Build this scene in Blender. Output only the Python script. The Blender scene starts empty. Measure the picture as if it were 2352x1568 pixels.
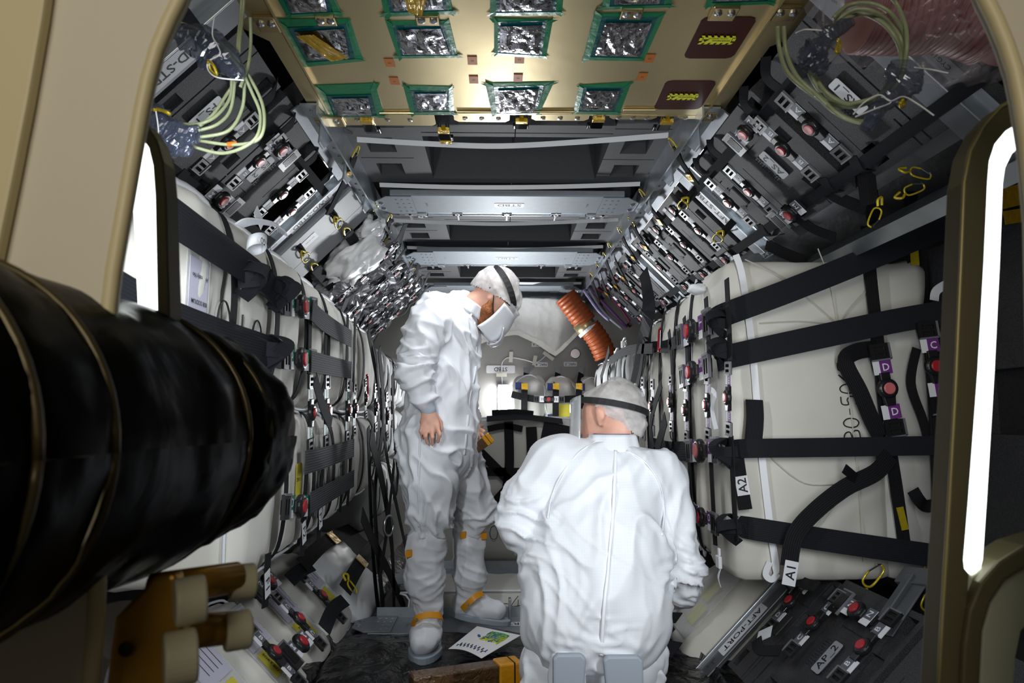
import bpy, bmesh, math, random
import numpy as np
from mathutils import Vector, Matrix, noise
SC = bpy.context.scene; COL = SC.collection
V = Vector
# ---------------------------------------------------------------- camera, world, lights, exposure
CAM = V((0, 0, 0.95))
PITCH, YAW, FPX = math.radians(6.404), math.radians(1.1255), 1568.0
cf = V((math.sin(YAW)*math.cos(PITCH), math.cos(YAW)*math.cos(PITCH), math.sin(PITCH)))
cr = V((math.cos(YAW), -math.sin(YAW), 0)); cu = cr.cross(cf)
cd = bpy.data.cameras.new('camera'); cam = bpy.data.objects.new('camera', cd); COL.objects.link(cam)
cd.sensor_width = 36.0; cd.lens = 24.0; cd.clip_start = 0.02
cam.matrix_world = Matrix.Translation(CAM) @ Matrix((cr, cu, -cf)).transposed().to_4x4()
cd.dof.use_dof = True; cd.dof.focus_distance = 2.8; cd.dof.aperture_fstop = 8.0
SC.camera = cam
w = bpy.data.worlds.new('room_air'); SC.world = w; w.use_nodes = True
w.node_tree.nodes['Background'].inputs[0].default_value = (1.0, 0.9, 0.72, 1); w.node_tree.nodes['Background'].inputs[1].default_value = 0.022
def area(name, loc, target, sx, sy, power, col=(1, 1, 1), spread=180):
    l = bpy.data.lights.new(name, 'AREA'); l.shape = 'RECTANGLE'; l.size = sx; l.size_y = sy; l.energy = power; l.color = col
    l.spread = math.radians(spread)
    o = bpy.data.objects.new(name, l); COL.objects.link(o); o.location = loc
    o.rotation_euler = (V(target)-V(loc)).to_track_quat('-Z', 'Y').to_euler(); return o
area('led_strip_light_right', (0.62, 0.90, 0.96), (-0.10, 3.2, 0.85), 0.05, 0.55, 4.7, (0.90, 0.96, 1.0), 135)
area('led_strip_light_left', (-0.50, 0.98, 1.25), (0.10, 3.0, 0.8), 0.05, 0.5, 4.0, (0.90, 0.96, 1.0), 135)
area('work_lamp_light', (0.04, 5.3, 0.95), (0.1, 3.4, 1.9), 0.1, 0.3, 22, (0.93, 0.97, 1.0))
area('aisle_fill_light', (0.05, 2.6, 1.93), (0.05, 3.3, 0.0), 0.7, 0.06, 3.8, (0.95, 0.98, 1.0), 150)  # unseen overhead light above the aisle, no lamp stands there
area('frame_fill_light', (-0.5, -1.6, 1.9), (0, .6, .9), 1.2, 0.8, 17, (1.0, 0.93, 0.80))  # unseen warm light added behind the camera to brighten the hatch frame
SC.view_settings.view_transform = 'Standard'; SC.view_settings.look = 'None'; SC.view_settings.gamma = 1
SC.view_settings.exposure = 0.4; SC.view_settings.use_curve_mapping = False
random.seed(4)
# ---------------------------------------------------------------- pixel rays onto real planes
def ray(px, py): return cf*FPX + cr*(px-1176) - cu*(py-784)
class Pl:                                                   # a plane of the place
    def __init__(s, p, n): s.p = V(p); s.n = V(n).normalized()
    def __call__(s, px, py):
        d = ray(px, py); return CAM + d*((s.p-CAM).dot(s.n)/d.dot(s.n))
def PY(Y): return Pl((0, Y, 0), (0, -1, 0))
def PZ(z): return Pl((0, 0, z), (0, 0, -1 if z > .95 else 1))
def PX(x): return Pl((x, 0, 0), (-1 if x > 0 else 1, 0, 0))
class Fr:                                                   # origin + three axes
    def __init__(s, o, u, v, n): s.o, s.u, s.v, s.n = V(o), V(u), V(v), V(n)
    def p(s, a, b, c=0): return s.o + s.u*a + s.v*b + s.n*c
    def M(s, k=1.0): return Matrix.Translation(s.o) @ (Matrix((s.u*k, s.v*k, s.n*k)).transposed().to_4x4())
    def off(s, a, b, c=0): return Fr(s.p(a, b, c), s.u, s.v, s.n)
def fr(pl, A, B, lift=0.0):                                 # frame on a plane, u from pixel A to pixel B
    a, b = pl(*A), pl(*B); n = pl.n; n = n if n.dot(CAM-a) > 0 else -n
    u = (b-a).normalized(); return Fr((a+b)/2+n*lift, u, n.cross(u), n), (b-a).length
W0 = Fr((0, 0, 0), (1, 0, 0), (0, 1, 0), (0, 0, 1))
# ---------------------------------------------------------------- materials
MT = {}
def mat(name, col, rough=.6, metal=0., bump=0., bscale=40., var=0., vscale=8., alpha=1., emit=0., trans=0., spec=None, rib=0, coat=0., sheen=0., kind='noise', dist=.01, ior=None, sub=0.):
    if name in MT: return MT[name]
    m = bpy.data.materials.new(name); m.use_nodes = True; nt = m.node_tree; N = nt.nodes; L = nt.links; b = N['Principled BSDF']
    b.inputs['Base Color'].default_value = (*col, 1); b.inputs['Roughness'].default_value = rough; b.inputs['Metallic'].default_value = metal
    b.inputs['Alpha'].default_value = alpha; b.inputs['Transmission Weight'].default_value = trans; b.inputs['Coat Weight'].default_value = coat
    b.inputs['Sheen Weight'].default_value = sheen
    if ior: b.inputs['IOR'].default_value = ior
    if sub: b.inputs['Subsurface Weight'].default_value = sub; b.inputs['Subsurface Scale'].default_value = .02
    if spec is not None: b.inputs['Specular IOR Level'].default_value = spec
    if emit: b.inputs['Emission Color'].default_value = (*col, 1); b.inputs['Emission Strength'].default_value = emit
    tc = N.new('ShaderNodeTexCoord'); src = tc.outputs['Object']
    if var:
        n = N.new('ShaderNodeTexNoise'); n.inputs['Scale'].default_value = vscale; n.inputs['Detail'].default_value = 5; L.new(src, n.inputs['Vector'])
        r = N.new('ShaderNodeValToRGB'); r.color_ramp.elements[0].position = .3; r.color_ramp.elements[1].position = .7
        r.color_ramp.elements[0].color = (*[c*(1-var) for c in col], 1); r.color_ramp.elements[1].color = (*[min(1, c*(1+var)) for c in col], 1)
        L.new(n.outputs['Fac'], r.inputs['Fac']); L.new(r.outputs['Color'], b.inputs['Base Color'])
    if rib:
        uv = N.new('ShaderNodeUVMap'); sx = N.new('ShaderNodeSeparateXYZ'); L.new(uv.outputs[0], sx.inputs[0])
        mu = N.new('ShaderNodeMath'); mu.operation = 'MULTIPLY'; mu.inputs[1].default_value = rib*2*math.pi; L.new(sx.outputs[0], mu.inputs[0])
        si = N.new('ShaderNodeMath'); si.operation = 'SINE'; L.new(mu.outputs[0], si.inputs[0])
        bp = N.new('ShaderNodeBump'); bp.inputs['Strength'].default_value = .45; bp.inputs['Distance'].default_value = .001
        L.new(si.outputs[0], bp.inputs['Height']); L.new(bp.outputs[0], b.inputs['Normal'])
        cr_ = N.new('ShaderNodeValToRGB'); cr_.color_ramp.elements[0].color = (*[c*.85 for c in col], 1); cr_.color_ramp.elements[1].color = (*[c*1.15 for c in col], 1)
        ad = N.new('ShaderNodeMath'); ad.operation = 'MULTIPLY_ADD'; ad.inputs[1].default_value = .5; ad.inputs[2].default_value = .5; L.new(si.outputs[0], ad.inputs[0])
        L.new(ad.outputs[0], cr_.inputs['Fac']); L.new(cr_.outputs['Color'], b.inputs['Base Color'])
    elif bump:
        if kind == 'vor':
            n = N.new('ShaderNodeTexVoronoi'); n.inputs['Scale'].default_value = bscale; out = n.outputs['Distance']
            w_ = N.new('ShaderNodeTexNoise'); w_.inputs['Scale'].default_value = bscale*.5; L.new(src, w_.inputs['Vector'])
            ma = N.new('ShaderNodeVectorMath'); ma.operation = 'MULTIPLY_ADD'; ma.inputs[1].default_value = (3/bscale,)*3; L.new(w_.outputs['Color'], ma.inputs[0]); L.new(src, ma.inputs[2]); L.new(ma.outputs[0], n.inputs['Vector'])
        elif kind == 'grid':
            n = N.new('ShaderNodeTexBrick'); n.inputs['Scale'].default_value = bscale; n.offset = 0; n.inputs['Mortar Size'].default_value = .03; n.inputs['Brick Width'].default_value = .5; n.inputs['Row Height'].default_value = .5; out = n.outputs['Fac']; L.new(src, n.inputs['Vector'])
        else:
            n = N.new('ShaderNodeTexNoise'); n.inputs['Scale'].default_value = bscale; n.inputs['Detail'].default_value = 6; n.inputs['Distortion'].default_value = .6 if kind == 'film' else 0; out = n.outputs['Fac']; L.new(src, n.inputs['Vector'])
        bp = N.new('ShaderNodeBump'); bp.inputs['Strength'].default_value = bump; bp.inputs['Distance'].default_value = dist
        L.new(out, bp.inputs['Height']); L.new(bp.outputs[0], b.inputs['Normal'])
    MT[name] = m; return m
def foam_mat():
    m = mat('dark_expanded_foam', (.034, .034, .037), .6, bump=.5, bscale=260, dist=.0015); nt = m.node_tree; N, L = nt.nodes, nt.links
    tc = N.new('ShaderNodeTexCoord'); n = N.new('ShaderNodeTexVoronoi'); n.inputs['Scale'].default_value = 420; L.new(tc.outputs['Object'], n.inputs['Vector'])
    r = N.new('ShaderNodeValToRGB'); e = r.color_ramp.elements; e[0].position = .0; e[0].color = (.10, .10, .108, 1); e[1].position = .55; e[1].color = (.025, .025, .028, 1)
    L.new(n.outputs['Distance'], r.inputs['Fac']); L.new(r.outputs['Color'], N['Principled BSDF'].inputs['Base Color']); return m
FOAM = foam_mat()
CFOAM = mat('lit_ceiling_foam', (.085, .085, .09), .65, bump=.5, bscale=260, dist=.0015, var=.12, vscale=300)  # dark foam with the ceiling's stronger light put into its colour
BAG = mat('cream_beta_cloth', (.74, .72, .66), .75, bump=.25, bscale=300, dist=.001, var=.05, vscale=5, sheen=.2)
ZIP = mat('white_zipper_tape', (.85, .87, .92), .5)
WEB = mat('black_ribbed_webbing', (.012, .013, .018), .8, rib=12, spec=.25)
WEBN = mat('black_narrow_webbing', (.008, .008, .010), .8, rib=8, spec=.3)
WEBG = mat('grey_black_webbing', (.045, .045, .052), .75, rib=9, spec=.3)
PLA = mat('black_plastic', (.012, .012, .014), .32)
GRY = mat('grey_plastic', (.16, .16, .18), .35)
STEEL = mat('bright_steel', (.62, .63, .66), .28, 1.)
ALU = mat('brushed_aluminium', (.50, .54, .58), .38, .85, var=.08, vscale=14, bump=.05, bscale=60, dist=.001)
ALUD = mat('dull_grey_aluminium', (.17, .18, .20), .45, .7, var=.15, vscale=9)
GOLD = mat('gold_alodine_sheet', (.60, .49, .27), .34, .85, var=.07, vscale=2.5, bump=.12, bscale=5, dist=.01)
GREENT = mat('green_masking_tape', (.0, .19, .07), .3, bump=.3, bscale=25)
TEALT = mat('teal_tape_over_film', (.0, .085, .095), .25, bump=.5, bscale=30)
FILM = mat('crumpled_silver_film', (.42, .42, .45), .10, 1., bump=.35, bscale=30, kind='film', dist=.01)
KAP = mat('amber_kapton_tape', (.55, .33, .01), .18, .35, bump=.6, bscale=40, dist=.01, coat=.6)
YEL = mat('yellow_kapton_wrap', (.62, .47, .02), .2, .3, bump=.4, bscale=60, coat=.5)
AMB = mat('orange_polyimide_patch', (.50, .14, .01), .45, spec=.3)
MAR = mat('maroon_polyimide_sheet', (.05, .006, .003), .4, spec=.3)
LAB = mat('white_label', (.80, .81, .86), .5)
LABG = mat('grey_label', (.36, .37, .41), .5)
LABD = mat('dark_label', (.11, .115, .14), .5)
LABGR = mat('green_label', (.0, .17, .09), .5)
LABP = mat('purple_label', (.16, .03, .22), .5)
INK = mat('black_ink', (.008, .008, .01), .6)
RED = mat('red_button', (.42, .02, .03), .35)
PINK = mat('pale_red_button', (.62, .16, .17), .35)
REDM = mat('red_anodised', (.5, .01, .02), .3, .6)
YLAB = mat('yellow_paper_label', (.72, .64, .06), .6)
NEON = mat('warning_yellow', (.85, .85, .02), .5)
# ---------------------------------------------------------------- mesh builder
class MB:
    def __init__(s): s.v = []; s.f = []; s.uv = {}
    def add(s, vs, fs):
        k = len(s.v); s.v += [V(a) for a in vs]; s.f += [tuple(i+k for i in f) for f in fs]; return s
    def hexa(s, p): return s.add(p, [(0, 3, 2, 1), (4, 5, 6, 7), (0, 1, 5, 4), (1, 2, 6, 5), (2, 3, 7, 6), (3, 0, 4, 7)])
    def box(s, F, a0, a1, b0, b1, c0, c1):
        return s.hexa([F.p(a, b, c) for c in (c0, c1) for a, b in ((a0, b0), (a1, b0), (a1, b1), (a0, b1))])
    def prism(s, F, poly, c0, c1):
        n = len(poly); s.add([F.p(a, b, c0) for a, b in poly]+[F.p(a, b, c1) for a, b in poly],
              [tuple(range(n))[::-1], tuple(range(n, 2*n))]+[(i, (i+1) % n, (i+1) % n+n, i+n) for i in range(n)]); return s
    def slab(s, pts, n, t):                                 # a planar 3-D polygon with thickness
        k = len(pts); n = V(n); return s.add(list(pts)+[V(p)+n*t for p in pts], [tuple(range(k))[::-1], tuple(range(k, 2*k))]+[(i, (i+1) % k, (i+1) % k+k, i+k) for i in range(k)])
    def tube(s, pts, r, seg=8, cap=True):
        pts = [V(p) for p in pts]; n = len(pts); rs = r if isinstance(r, (list, tuple)) else [r]*n
        t0 = (pts[1]-pts[0]).normalized(); a = t0.orthogonal().normalized(); k = len(s.v); vs = []
        for i, p in enumerate(pts):
            t = (pts[min(i+1, n-1)]-pts[max(i-1, 0)]).normalized(); a = (a-t*a.dot(t)).normalized(); b = t.cross(a)
            vs += [p+(a*math.cos(q*2*math.pi/seg)+b*math.sin(q*2*math.pi/seg))*rs[i] for q in range(seg)]
        fs = [(i*seg+q, i*seg+(q+1) % seg, (i+1)*seg+(q+1) % seg, (i+1)*seg+q) for i in range(n-1) for q in range(seg)]
        if cap: fs += [tuple(range(seg))[::-1], tuple((n-1)*seg+q for q in range(seg))]
        return s.add(vs, fs)
    def cyl(s, a, b, r, seg=20, r2=None): return s.tube([a, b], [r, r if r2 is None else r2], seg)
    def lathe(s, F, prof, seg=32):                          # profile of (radius, height along n)
        vs = [F.p(r*math.cos(q*2*math.pi/seg), r*math.sin(q*2*math.pi/seg), h) for r, h in prof for q in range(seg)]; n = len(prof)
        fs = [(i*seg+q, i*seg+(q+1) % seg, (i+1)*seg+(q+1) % seg, (i+1)*seg+q) for i in range(n-1) for q in range(seg)]
        fs += [tuple(range(seg))[::-1], tuple((n-1)*seg+q for q in range(seg))]; return s.add(vs, fs)
    def ring(s, F, r, t, seg=20, a0=0, a1=2*math.pi, ry=None):
        ry = ry or r; n = int(seg*(a1-a0)/(2*math.pi))+1
        pts = [F.p(r*math.cos(a0+(a1-a0)*i/n), ry*math.sin(a0+(a1-a0)*i/n)) for i in range(n+1)]
        return s.tube(pts, t, 6)
    def ribbon(s, pts, nor, w, t=.0025, twist=None, sm=True):
        pts = [V(p) for p in pts]; nors = [V(q) for q in nor] if isinstance(nor, list) else [V(nor)]*len(pts)
        if sm and len(pts) > 2: pts, nors = smooth(pts, 6), smooth(nors, 6)
        k = len(s.v); L_ = 0; vs = []; uv = []
        for i, p in enumerate(pts):
            T = (pts[min(i+1, len(pts)-1)]-pts[max(i-1, 0)]).normalized(); sd = T.cross(nors[i]).normalized(); n = sd.cross(T)
            if i: L_ += (p-pts[i-1]).length
            vs += [p-sd*w/2, p+sd*w/2, p+sd*w/2+n*t, p-sd*w/2+n*t]; uv += [(0, L_), (1, L_), (1, L_), (0, L_)]
        n = len(pts); fs = [(i*4+q, i*4+(q+1) % 4, (i+1)*4+(q+1) % 4, (i+1)*4+q) for i in range(n-1) for q in range(4)]+[(3, 2, 1, 0), ((n-1)*4, (n-1)*4+1, (n-1)*4+2, (n-1)*4+3)]
        s.add(vs, fs)
        for i, q in enumerate(uv): s.uv[k+i] = q
        return s
    def grid(s, f, nu, nv, closed=False):                   # f(u,v) surface
        k = len(s.v); vs = [f(i/nu, j/nv) for i in range(nu+1) for j in range(nv+1)]
        return s.add(vs, [(i*(nv+1)+j, (i+1)*(nv+1)+j, (i+1)*(nv+1)+j+1, i*(nv+1)+j+1) for i in range(nu) for j in range(nv)])
def smooth(p, k):                                           # Catmull-Rom resampling
    o = []; n = len(p)
    for i in range(n-1):
        a, b, c, d = p[max(i-1, 0)], p[i], p[i+1], p[min(i+2, n-1)]
        for j in range(k):
            t = j/k; o.append(b*1.0+(c-a)*(.5*t)+(a*2-b*5+c*4-d)*(.5*t*t)+(b*3-a-c*3+d)*(.5*t**3))
    o.append(p[-1]*1.0); return o
ORG = {}
def thing(name, label, cat, loc=(0, 0, 0), group=None, kind=None):
    o = bpy.data.objects.new(name, None); COL.objects.link(o); o.location = loc; o.empty_display_size = .02
    ORG[o.name] = V(loc); tag(o, label, cat, group, kind); return o
def tag(o, label=None, cat=None, group=None, kind=None):
    if label: o['label'] = label
    if cat: o['category'] = cat
    if group: o['group'] = group
    if kind: o['kind'] = kind
    return o
def obj(name, mb, m, parent=None, label=None, cat=None, group=None, kind=None, sm=False, bev=0., sub=0, solid=0.):
    vs = mb.v
    if parent is not None: org = ORG[parent.name]
    else:
        org = V((sum(v.x for v in vs)/len(vs), sum(v.y for v in vs)/len(vs), min(v.z for v in vs)))
    me = bpy.data.meshes.new(name); me.from_pydata([v-org for v in vs], [], mb.f)
    if mb.uv:
        ul = me.uv_layers.new(name='UVMap'); u = ul.data
        for lp in me.loops: u[lp.index].uv = mb.uv.get(lp.vertex_index, (0, 0))
    bm = bmesh.new(); bm.from_mesh(me); bmesh.ops.recalc_face_normals(bm, faces=bm.faces); bm.to_mesh(me); bm.free()
    if sm:
        for p in me.polygons: p.use_smooth = True
    me.materials.append(m); o = bpy.data.objects.new(name, me); COL.objects.link(o)
    if parent is not None: o.parent = parent
    else: o.location = org
    ORG[o.name] = org
    if solid: md = o.modifiers.new('solid', 'SOLIDIFY'); md.thickness = solid; md.offset = 0
    if bev: md = o.modifiers.new('bevel', 'BEVEL'); md.width = bev; md.segments = 2; md.limit_method = 'ANGLE'; md.angle_limit = .7
    if sub: md = o.modifiers.new('sub', 'SUBSURF'); md.levels = sub; md.render_levels = sub
    return tag(o, label, cat, group, kind)
def copy_tree(o, parent=None):
    c = o.copy(); COL.objects.link(c); c.parent = parent; ORG[c.name] = ORG[o.name]
    for ch in list(o.children): copy_tree(ch, c)
    return c
PROTOS = []
def place(pr, F, k, label, group=None):
    c = copy_tree(pr); c.matrix_world = F.M(k)
    if label: c['label'] = label
    if group: c['group'] = group
    return c
TXT = {}
def text_mesh(s, bold=0.0):
    if (s, bold) not in TXT:
        c = bpy.data.curves.new('t', 'FONT'); c.body = s; c.align_x = 'CENTER'; c.align_y = 'CENTER'; c.resolution_u = 2; c.offset = bold
        o = bpy.data.objects.new('t', c); COL.objects.link(o); bpy.context.view_layer.update()
        me = bpy.data.meshes.new_from_object(o.evaluated_get(bpy.context.evaluated_depsgraph_get())); bpy.data.objects.remove(o)
        xs = [v.co.x for v in me.vertices] or [0, 1]; ys = [v.co.y for v in me.vertices] or [0, 1]
        TXT[(s, bold)] = (me, (max(xs)+min(xs))/2, (max(ys)+min(ys))/2, max(xs)-min(xs), max(ys)-min(ys))
    return TXT[(s, bold)]
def text(s, F, h, m, parent, name='lettering', bold=.012, wmax=None):
    me, cx, cy, tw, th = text_mesh(s, bold); cap = text_mesh('N', 0)[4]; k = h/cap
    if wmax and tw*k > wmax: k = wmax/tw
    mb = MB(); mb.add([F.p((v.co.x-cx)*k, (v.co.y-cy)*k, 0) for v in me.vertices], [tuple(p.vertices) for p in me.polygons])
    return obj(name, mb, m, parent)
def label_plate(F, w, h, s, parent, m=LAB, name='label_plate', th=None, r=.15, tm=INK):
    """rounded sticker with its text as sub-part"""
    mb = MB(); rr = min(w, h)*r; poly = []
    for cx, cy, a in ((w/2-rr, h/2-rr, 0), (-w/2+rr, h/2-rr, 90), (-w/2+rr, -h/2+rr, 180), (w/2-rr, -h/2+rr, 270)):
        poly += [(cx+rr*math.cos(math.radians(a+q)), cy+rr*math.sin(math.radians(a+q))) for q in (0, 30, 60, 90)]
    mb.prism(F, poly, 0, .0008); o = obj(name, mb, m, parent)
    if s: text(s, F.off(0, 0, .0012), th or h*.55, tm, o, wmax=w*.86)
    return o
def strap(pts, nor, w, label, name='black_strap', m=None, group=None, parent=None, cat='strap', t=.003):
    return obj(name, MB().ribbon(pts, nor, w, t), m or WEB, parent, None if parent else label, None if parent else cat, None if parent else group)
def recess(F, xs0, xs1, ys0, ys1, thick, rec):
    """panel with real recesses; rec = (x0,x1,y0,y1,depth); depth None is a hole. top face at c=0, body goes to c=-thick"""
    xs = sorted({xs0, xs1, *[q for r in rec for q in r[:2] if xs0 < q < xs1]}); ys = sorted({ys0, ys1, *[q for r in rec for q in r[2:4] if ys0 < q < ys1]})
    def d(i, j):
        if not (0 <= i < len(xs)-1 and 0 <= j < len(ys)-1): return thick
        cx, cy = (xs[i]+xs[i+1])/2, (ys[j]+ys[j+1])/2; v = 0
        for r in rec:
            if r[0] <= cx <= r[1] and r[2] <= cy <= r[3]: v = thick if r[4] is None else max(v, r[4])
        return v
    mb = MB()
    for i in range(len(xs)-1):
        for j in range(len(ys)-1):
            a, b, c, e, h = xs[i], xs[i+1], ys[j], ys[j+1], d(i, j)
            if h < thick: mb.add([F.p(a, c, -h), F.p(b, c, -h), F.p(b, e, -h), F.p(a, e, -h)], [(0, 1, 2, 3)])
            for (p, q, ni, nj) in (((a, c), (a, e), i-1, j), ((b, c), (b, e), i+1, j), ((a, c), (b, c), i, j-1), ((a, e), (b, e), i, j+1)):
                k = d(ni, nj)
                if k > h: mb.add([F.p(*p, -h), F.p(*q, -h), F.p(*q, -k), F.p(*p, -k)], [(0, 1, 2, 3)])
    mb.add([F.p(xs0, ys0, -thick), F.p(xs1, ys0, -thick), F.p(xs1, ys1, -thick), F.p(xs0, ys1, -thick)], [(0, 1, 2, 3)])
    return mb
def poly_clean(q): return [V(p) for p in q]
# ================================================================ SETTING: the module shell
CX = .04
def struct(name, mb, m): return obj(name, mb, m, kind='structure')
SHELL = mat('dark_module_liner', (.022, .022, .025), .6, bump=.3, bscale=30)
ZC, ZF = 1.98, 0.0
Y0, Y1 = .60, 6.45
XO = 1.55
def wallpoly(name, pts, m=SHELL):                     # cross-section edge extruded along the module
    (x0, z0), (x1, z1) = pts; n = V((z0-z1, 0, x1-x0)).normalized()
    mb = MB(); mb.slab([V((x0, Y0, z0)), V((x1, Y0, z1)), V((x1, Y1, z1)), V((x0, Y1, z0))], n, .03); struct(name, mb, m)
wallpoly('ceiling', ((CX-.9, 2.36), (CX+.9, 2.36)))
wallpoly('wall_upper_right', ((CX+.9, 2.36), (CX+XO, 1.72)))
wallpoly('wall_right', ((CX+XO, 1.72), (CX+XO, .28)))
wallpoly('wall_lower_right', ((CX+XO, .28), (CX+.8, -.40)))
wallpoly('wall_lower_left', ((CX-.8, -.40), (CX-XO, .28)))
wallpoly('wall_left', ((CX-XO, .28), (CX-XO, 1.72)))
wallpoly('wall_upper_left', ((CX-XO, 1.72), (CX-.9, 2.36)))
struct('floor', MB().box(W0, CX-1.2, CX+1.2, Y0, Y1, -.40, -.36), SHELL)
BULK = mat('grey_painted_bulkhead', (.33, .32, .31), .5, .0, var=.10, vscale=2.5, bump=.1, bscale=120, dist=.001)
struct('wall_back', MB().box(W0, CX-1.6, CX+1.6, 5.95, 6.0, -.4, 2.4), BULK)

BALU = mat('blue_grey_primed_aluminium', (.27, .30, .335), .55, .25, var=.04, vscale=30)
# ================================================================ STARBOARD BEAMS (ceiling) AND PORT BEAMS (floor)
def beam(Ya, Yb, z, s, word, label, half=.60, up=1):
    t = thing('aluminium_beam', label, 'beam', (CX, Ya, z), 'beams across the aisle ceiling' if up > 0 else 'beams across the aisle floor')
    F = Fr((CX, Ya, z), (1, 0, 0), (0, 1, 0), (0, 0, -up)); w = Yb-Ya
    obj('web', MB().box(F, -half+.05, half-.05, 0, w, -.03, 0), BALU, t, bev=.004)
    fl = recess(F.off(0, w, -.008), -half+.05, half-.05, 0, .045, .006, [(a/100, a/100+.02, .010, .024, None) for a in range(-52, 52, 5)]) if up > 0 else recess(Fr((CX, Yb, z), (1, 0, 0), (0, 0, up), (0, -1, 0)), -half+.05, half-.05, -.045, .06, .006, [])
    if up > 0: obj('lower_lip', MB().box(F.off(0, w, 0), -half+.05, half-.05, .045, .052, -.05, -.002), ALU, t)
    obj('perforated_flange', fl, ALU, t)
    for sx in (-1, 1):
        e = obj('end_plate', MB().prism(F.off(0, 0, .002), [(sx*(half-.15), 0.004), (sx*(half-.15), w-.004), (sx*(half-.03), w-.004), (sx*(half+.03), w*.72), (sx*(half+.03), w*.28), (sx*(half-.03), .004)], 0, .004), BALU, t)
        mb = MB()
        for i in range(3):
            for j in range(4): mb.cyl(F.p(sx*(half-.13+i*.028), w*(.16+.22*j), .005), F.p(sx*(half-.13+i*.028), w*(.16+.22*j), .0075), .005, 8)
        obj('rivets', mb, STEEL, e)
        for q in (.36, .66): obj('bolt_head', MB().lathe(F.off(sx*(half+.005), w*q, .006), [(.011, 0), (.012, .004), (.008, .008), (.003, .009)], 12), STEEL, t)
        text('NVC-11', Fr(F.p(sx*(half-.21), w*.5, .001), (0, 1, 0), (sx, 0, 0), (0, 0, -up)), .01, LABD, t)
    if up > 0:
        for i, a in enumerate((-.25, 0, .25)):
            G = F.off(a, w, 0)
            mb = MB().box(G, -.005, .005, -.008, .105, -.006, .006).box(G, -.026, .026, .0, .022, -.006, .006)
            h = obj('hook_bracket', mb, STEEL, t, bev=.002)
            mb = MB(); [mb.cyl(G.p(x, .012, .006), G.p(x, .012, .011), .006, 8) for x in (-.018, .018)]; obj('bracket_bolt', mb, PLA, h)
        for sx in (-1, 1):
            G = F.off(sx*.46, w, 0); mb = MB()
            mb.ring(G.off(-sx*.03, .04), .020, .010, 20); mb.box(G, -.055, .055, .0, .014, -.006, .008); mb.box(G, sx*.03-.006, sx*.03+.006, 0, .10, -.008, .008)
            obj('lifting_eyelet', mb, ALU, t)
    label_plate(Fr(F.p(s, w*.5, .001), (-1, 0, 0), (0, up, 0), (0, 0, -up)), .145, .058, word, t, th=.034)
    return t
PALE = ALU
def yz(py, z): return PZ(z)(1150, py).y
b1 = beam(yz(450, ZC), yz(490, ZC), ZC, .01, 'STBD', 'nearest of the three silver ceiling beams reading STBD upside down')
b2 = beam(yz(578, ZC), yz(607, ZC), ZC, .01, 'STBD', 'middle silver ceiling beam reading STBD, just above the standing man')
b3 = beam(yz(657, ZC), yz(682, ZC), ZC, .45, '', 'farthest silver ceiling beam, partly hidden by the bending head')

# ================================================================ CEILING FOAM
def foam_bay(Ya, Yb, label):
    F = Fr((CX, Ya, ZC+.06), (1, 0, 0), (0, -1, 0), (0, 0, -1)); H = Yb-Ya
    R = []
    R.append((-.34, .40, -H*.94, -H*.42, .17)); R.append((-.36, .40, -H*.30, -0.01, .13))
    for q in (.16, .50, .80):
        for sx in (-1, 1):
            x0, x1 = sorted((sx*.46, sx*.57)); R.append((x0, x1, -H*(q+.10), -H*(q-.06), .05))
    for sx in (-1, 1):
        x0, x1 = sorted((sx*.40, sx*.62)); R += [(x0, x1, -H*.335, -H*.325, .012), (x0, x1, -H*.675, -H*.665, .012)]
    R += [(-.34, .40, -H*.385, -H*.375, .01), (.02, .024, -H*.94, -H*.0, .175)]
    t = thing('ceiling_foam_panel', label, 'foam panel', (CX, Ya, ZC+.06), 'foam panels of the aisle ceiling')
    obj('foam_body', recess(F, -.66, .66, -H, 0, .22, R), CFOAM, t, bev=.004)
    mb = MB(); mb.box(F.off(0, 0, -.165), -.30, .02, -H*.70, -H*.46, 0, .01); mb.box(F.off(0, 0, -.165), .03, .34, -H*.9, -H*.6, 0, .014)
    obj('inset_block', mb, CFOAM, t, bev=.003)
    return t
foam_bay(yz(262, ZC)-.05, yz(450, ZC)-.01, 'dark foam ceiling panel between the gold panel and the nearest beam')
foam_bay(yz(490, ZC)+.02, yz(578, ZC)-.01, 'dark foam ceiling panel between the nearest and the middle beam')
foam_bay(yz(607, ZC)+.02, yz(657, ZC)-.01, 'dark foam ceiling panel between the middle and the farthest beam')
foam_bay(1.1, yz(262, ZC)-.06, 'dark foam ceiling panel hidden above the gold panel')
# white sagging tapes across the ceiling
WT = mat('white_nylon_tape', (.85, .85, .87), .6)
def wtape(ya, ym, yb, xa, xb, label):
    z = ZC+.035; A, B, = PZ(z)(xa, ya), PZ(z)(xb, yb); M1 = PZ(z-.02)(1150, ym)
    strap([A, (A+M1)/2+V((0, .01, 0)), M1, (B+M1)/2+V((0, .01, 0)), B], [V((0, -.75, -.66))]*5, .021, label, 'white_tape', WT, 'white tapes across the ceiling foam', t=.002)
    return A, B, M1
wtape(320, 335, 310, 820, 1535, 'white tape sagging across the ceiling, the one just beyond the gold panel')
wtape(424, 430, 422, 872, 1470, 'white tape across the ceiling foam just before the nearest STBD beam')
wtape(506, 514, 504, 905, 1420, 'white tape across the ceiling just beyond the nearest STBD beam')
wtape(568, 573, 566, 935, 1385, 'white tape across the ceiling just before the middle STBD beam')
wtape(652, 650, 650, 975, 1335, 'farthest white tape across the ceiling, behind the bent head')
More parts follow.
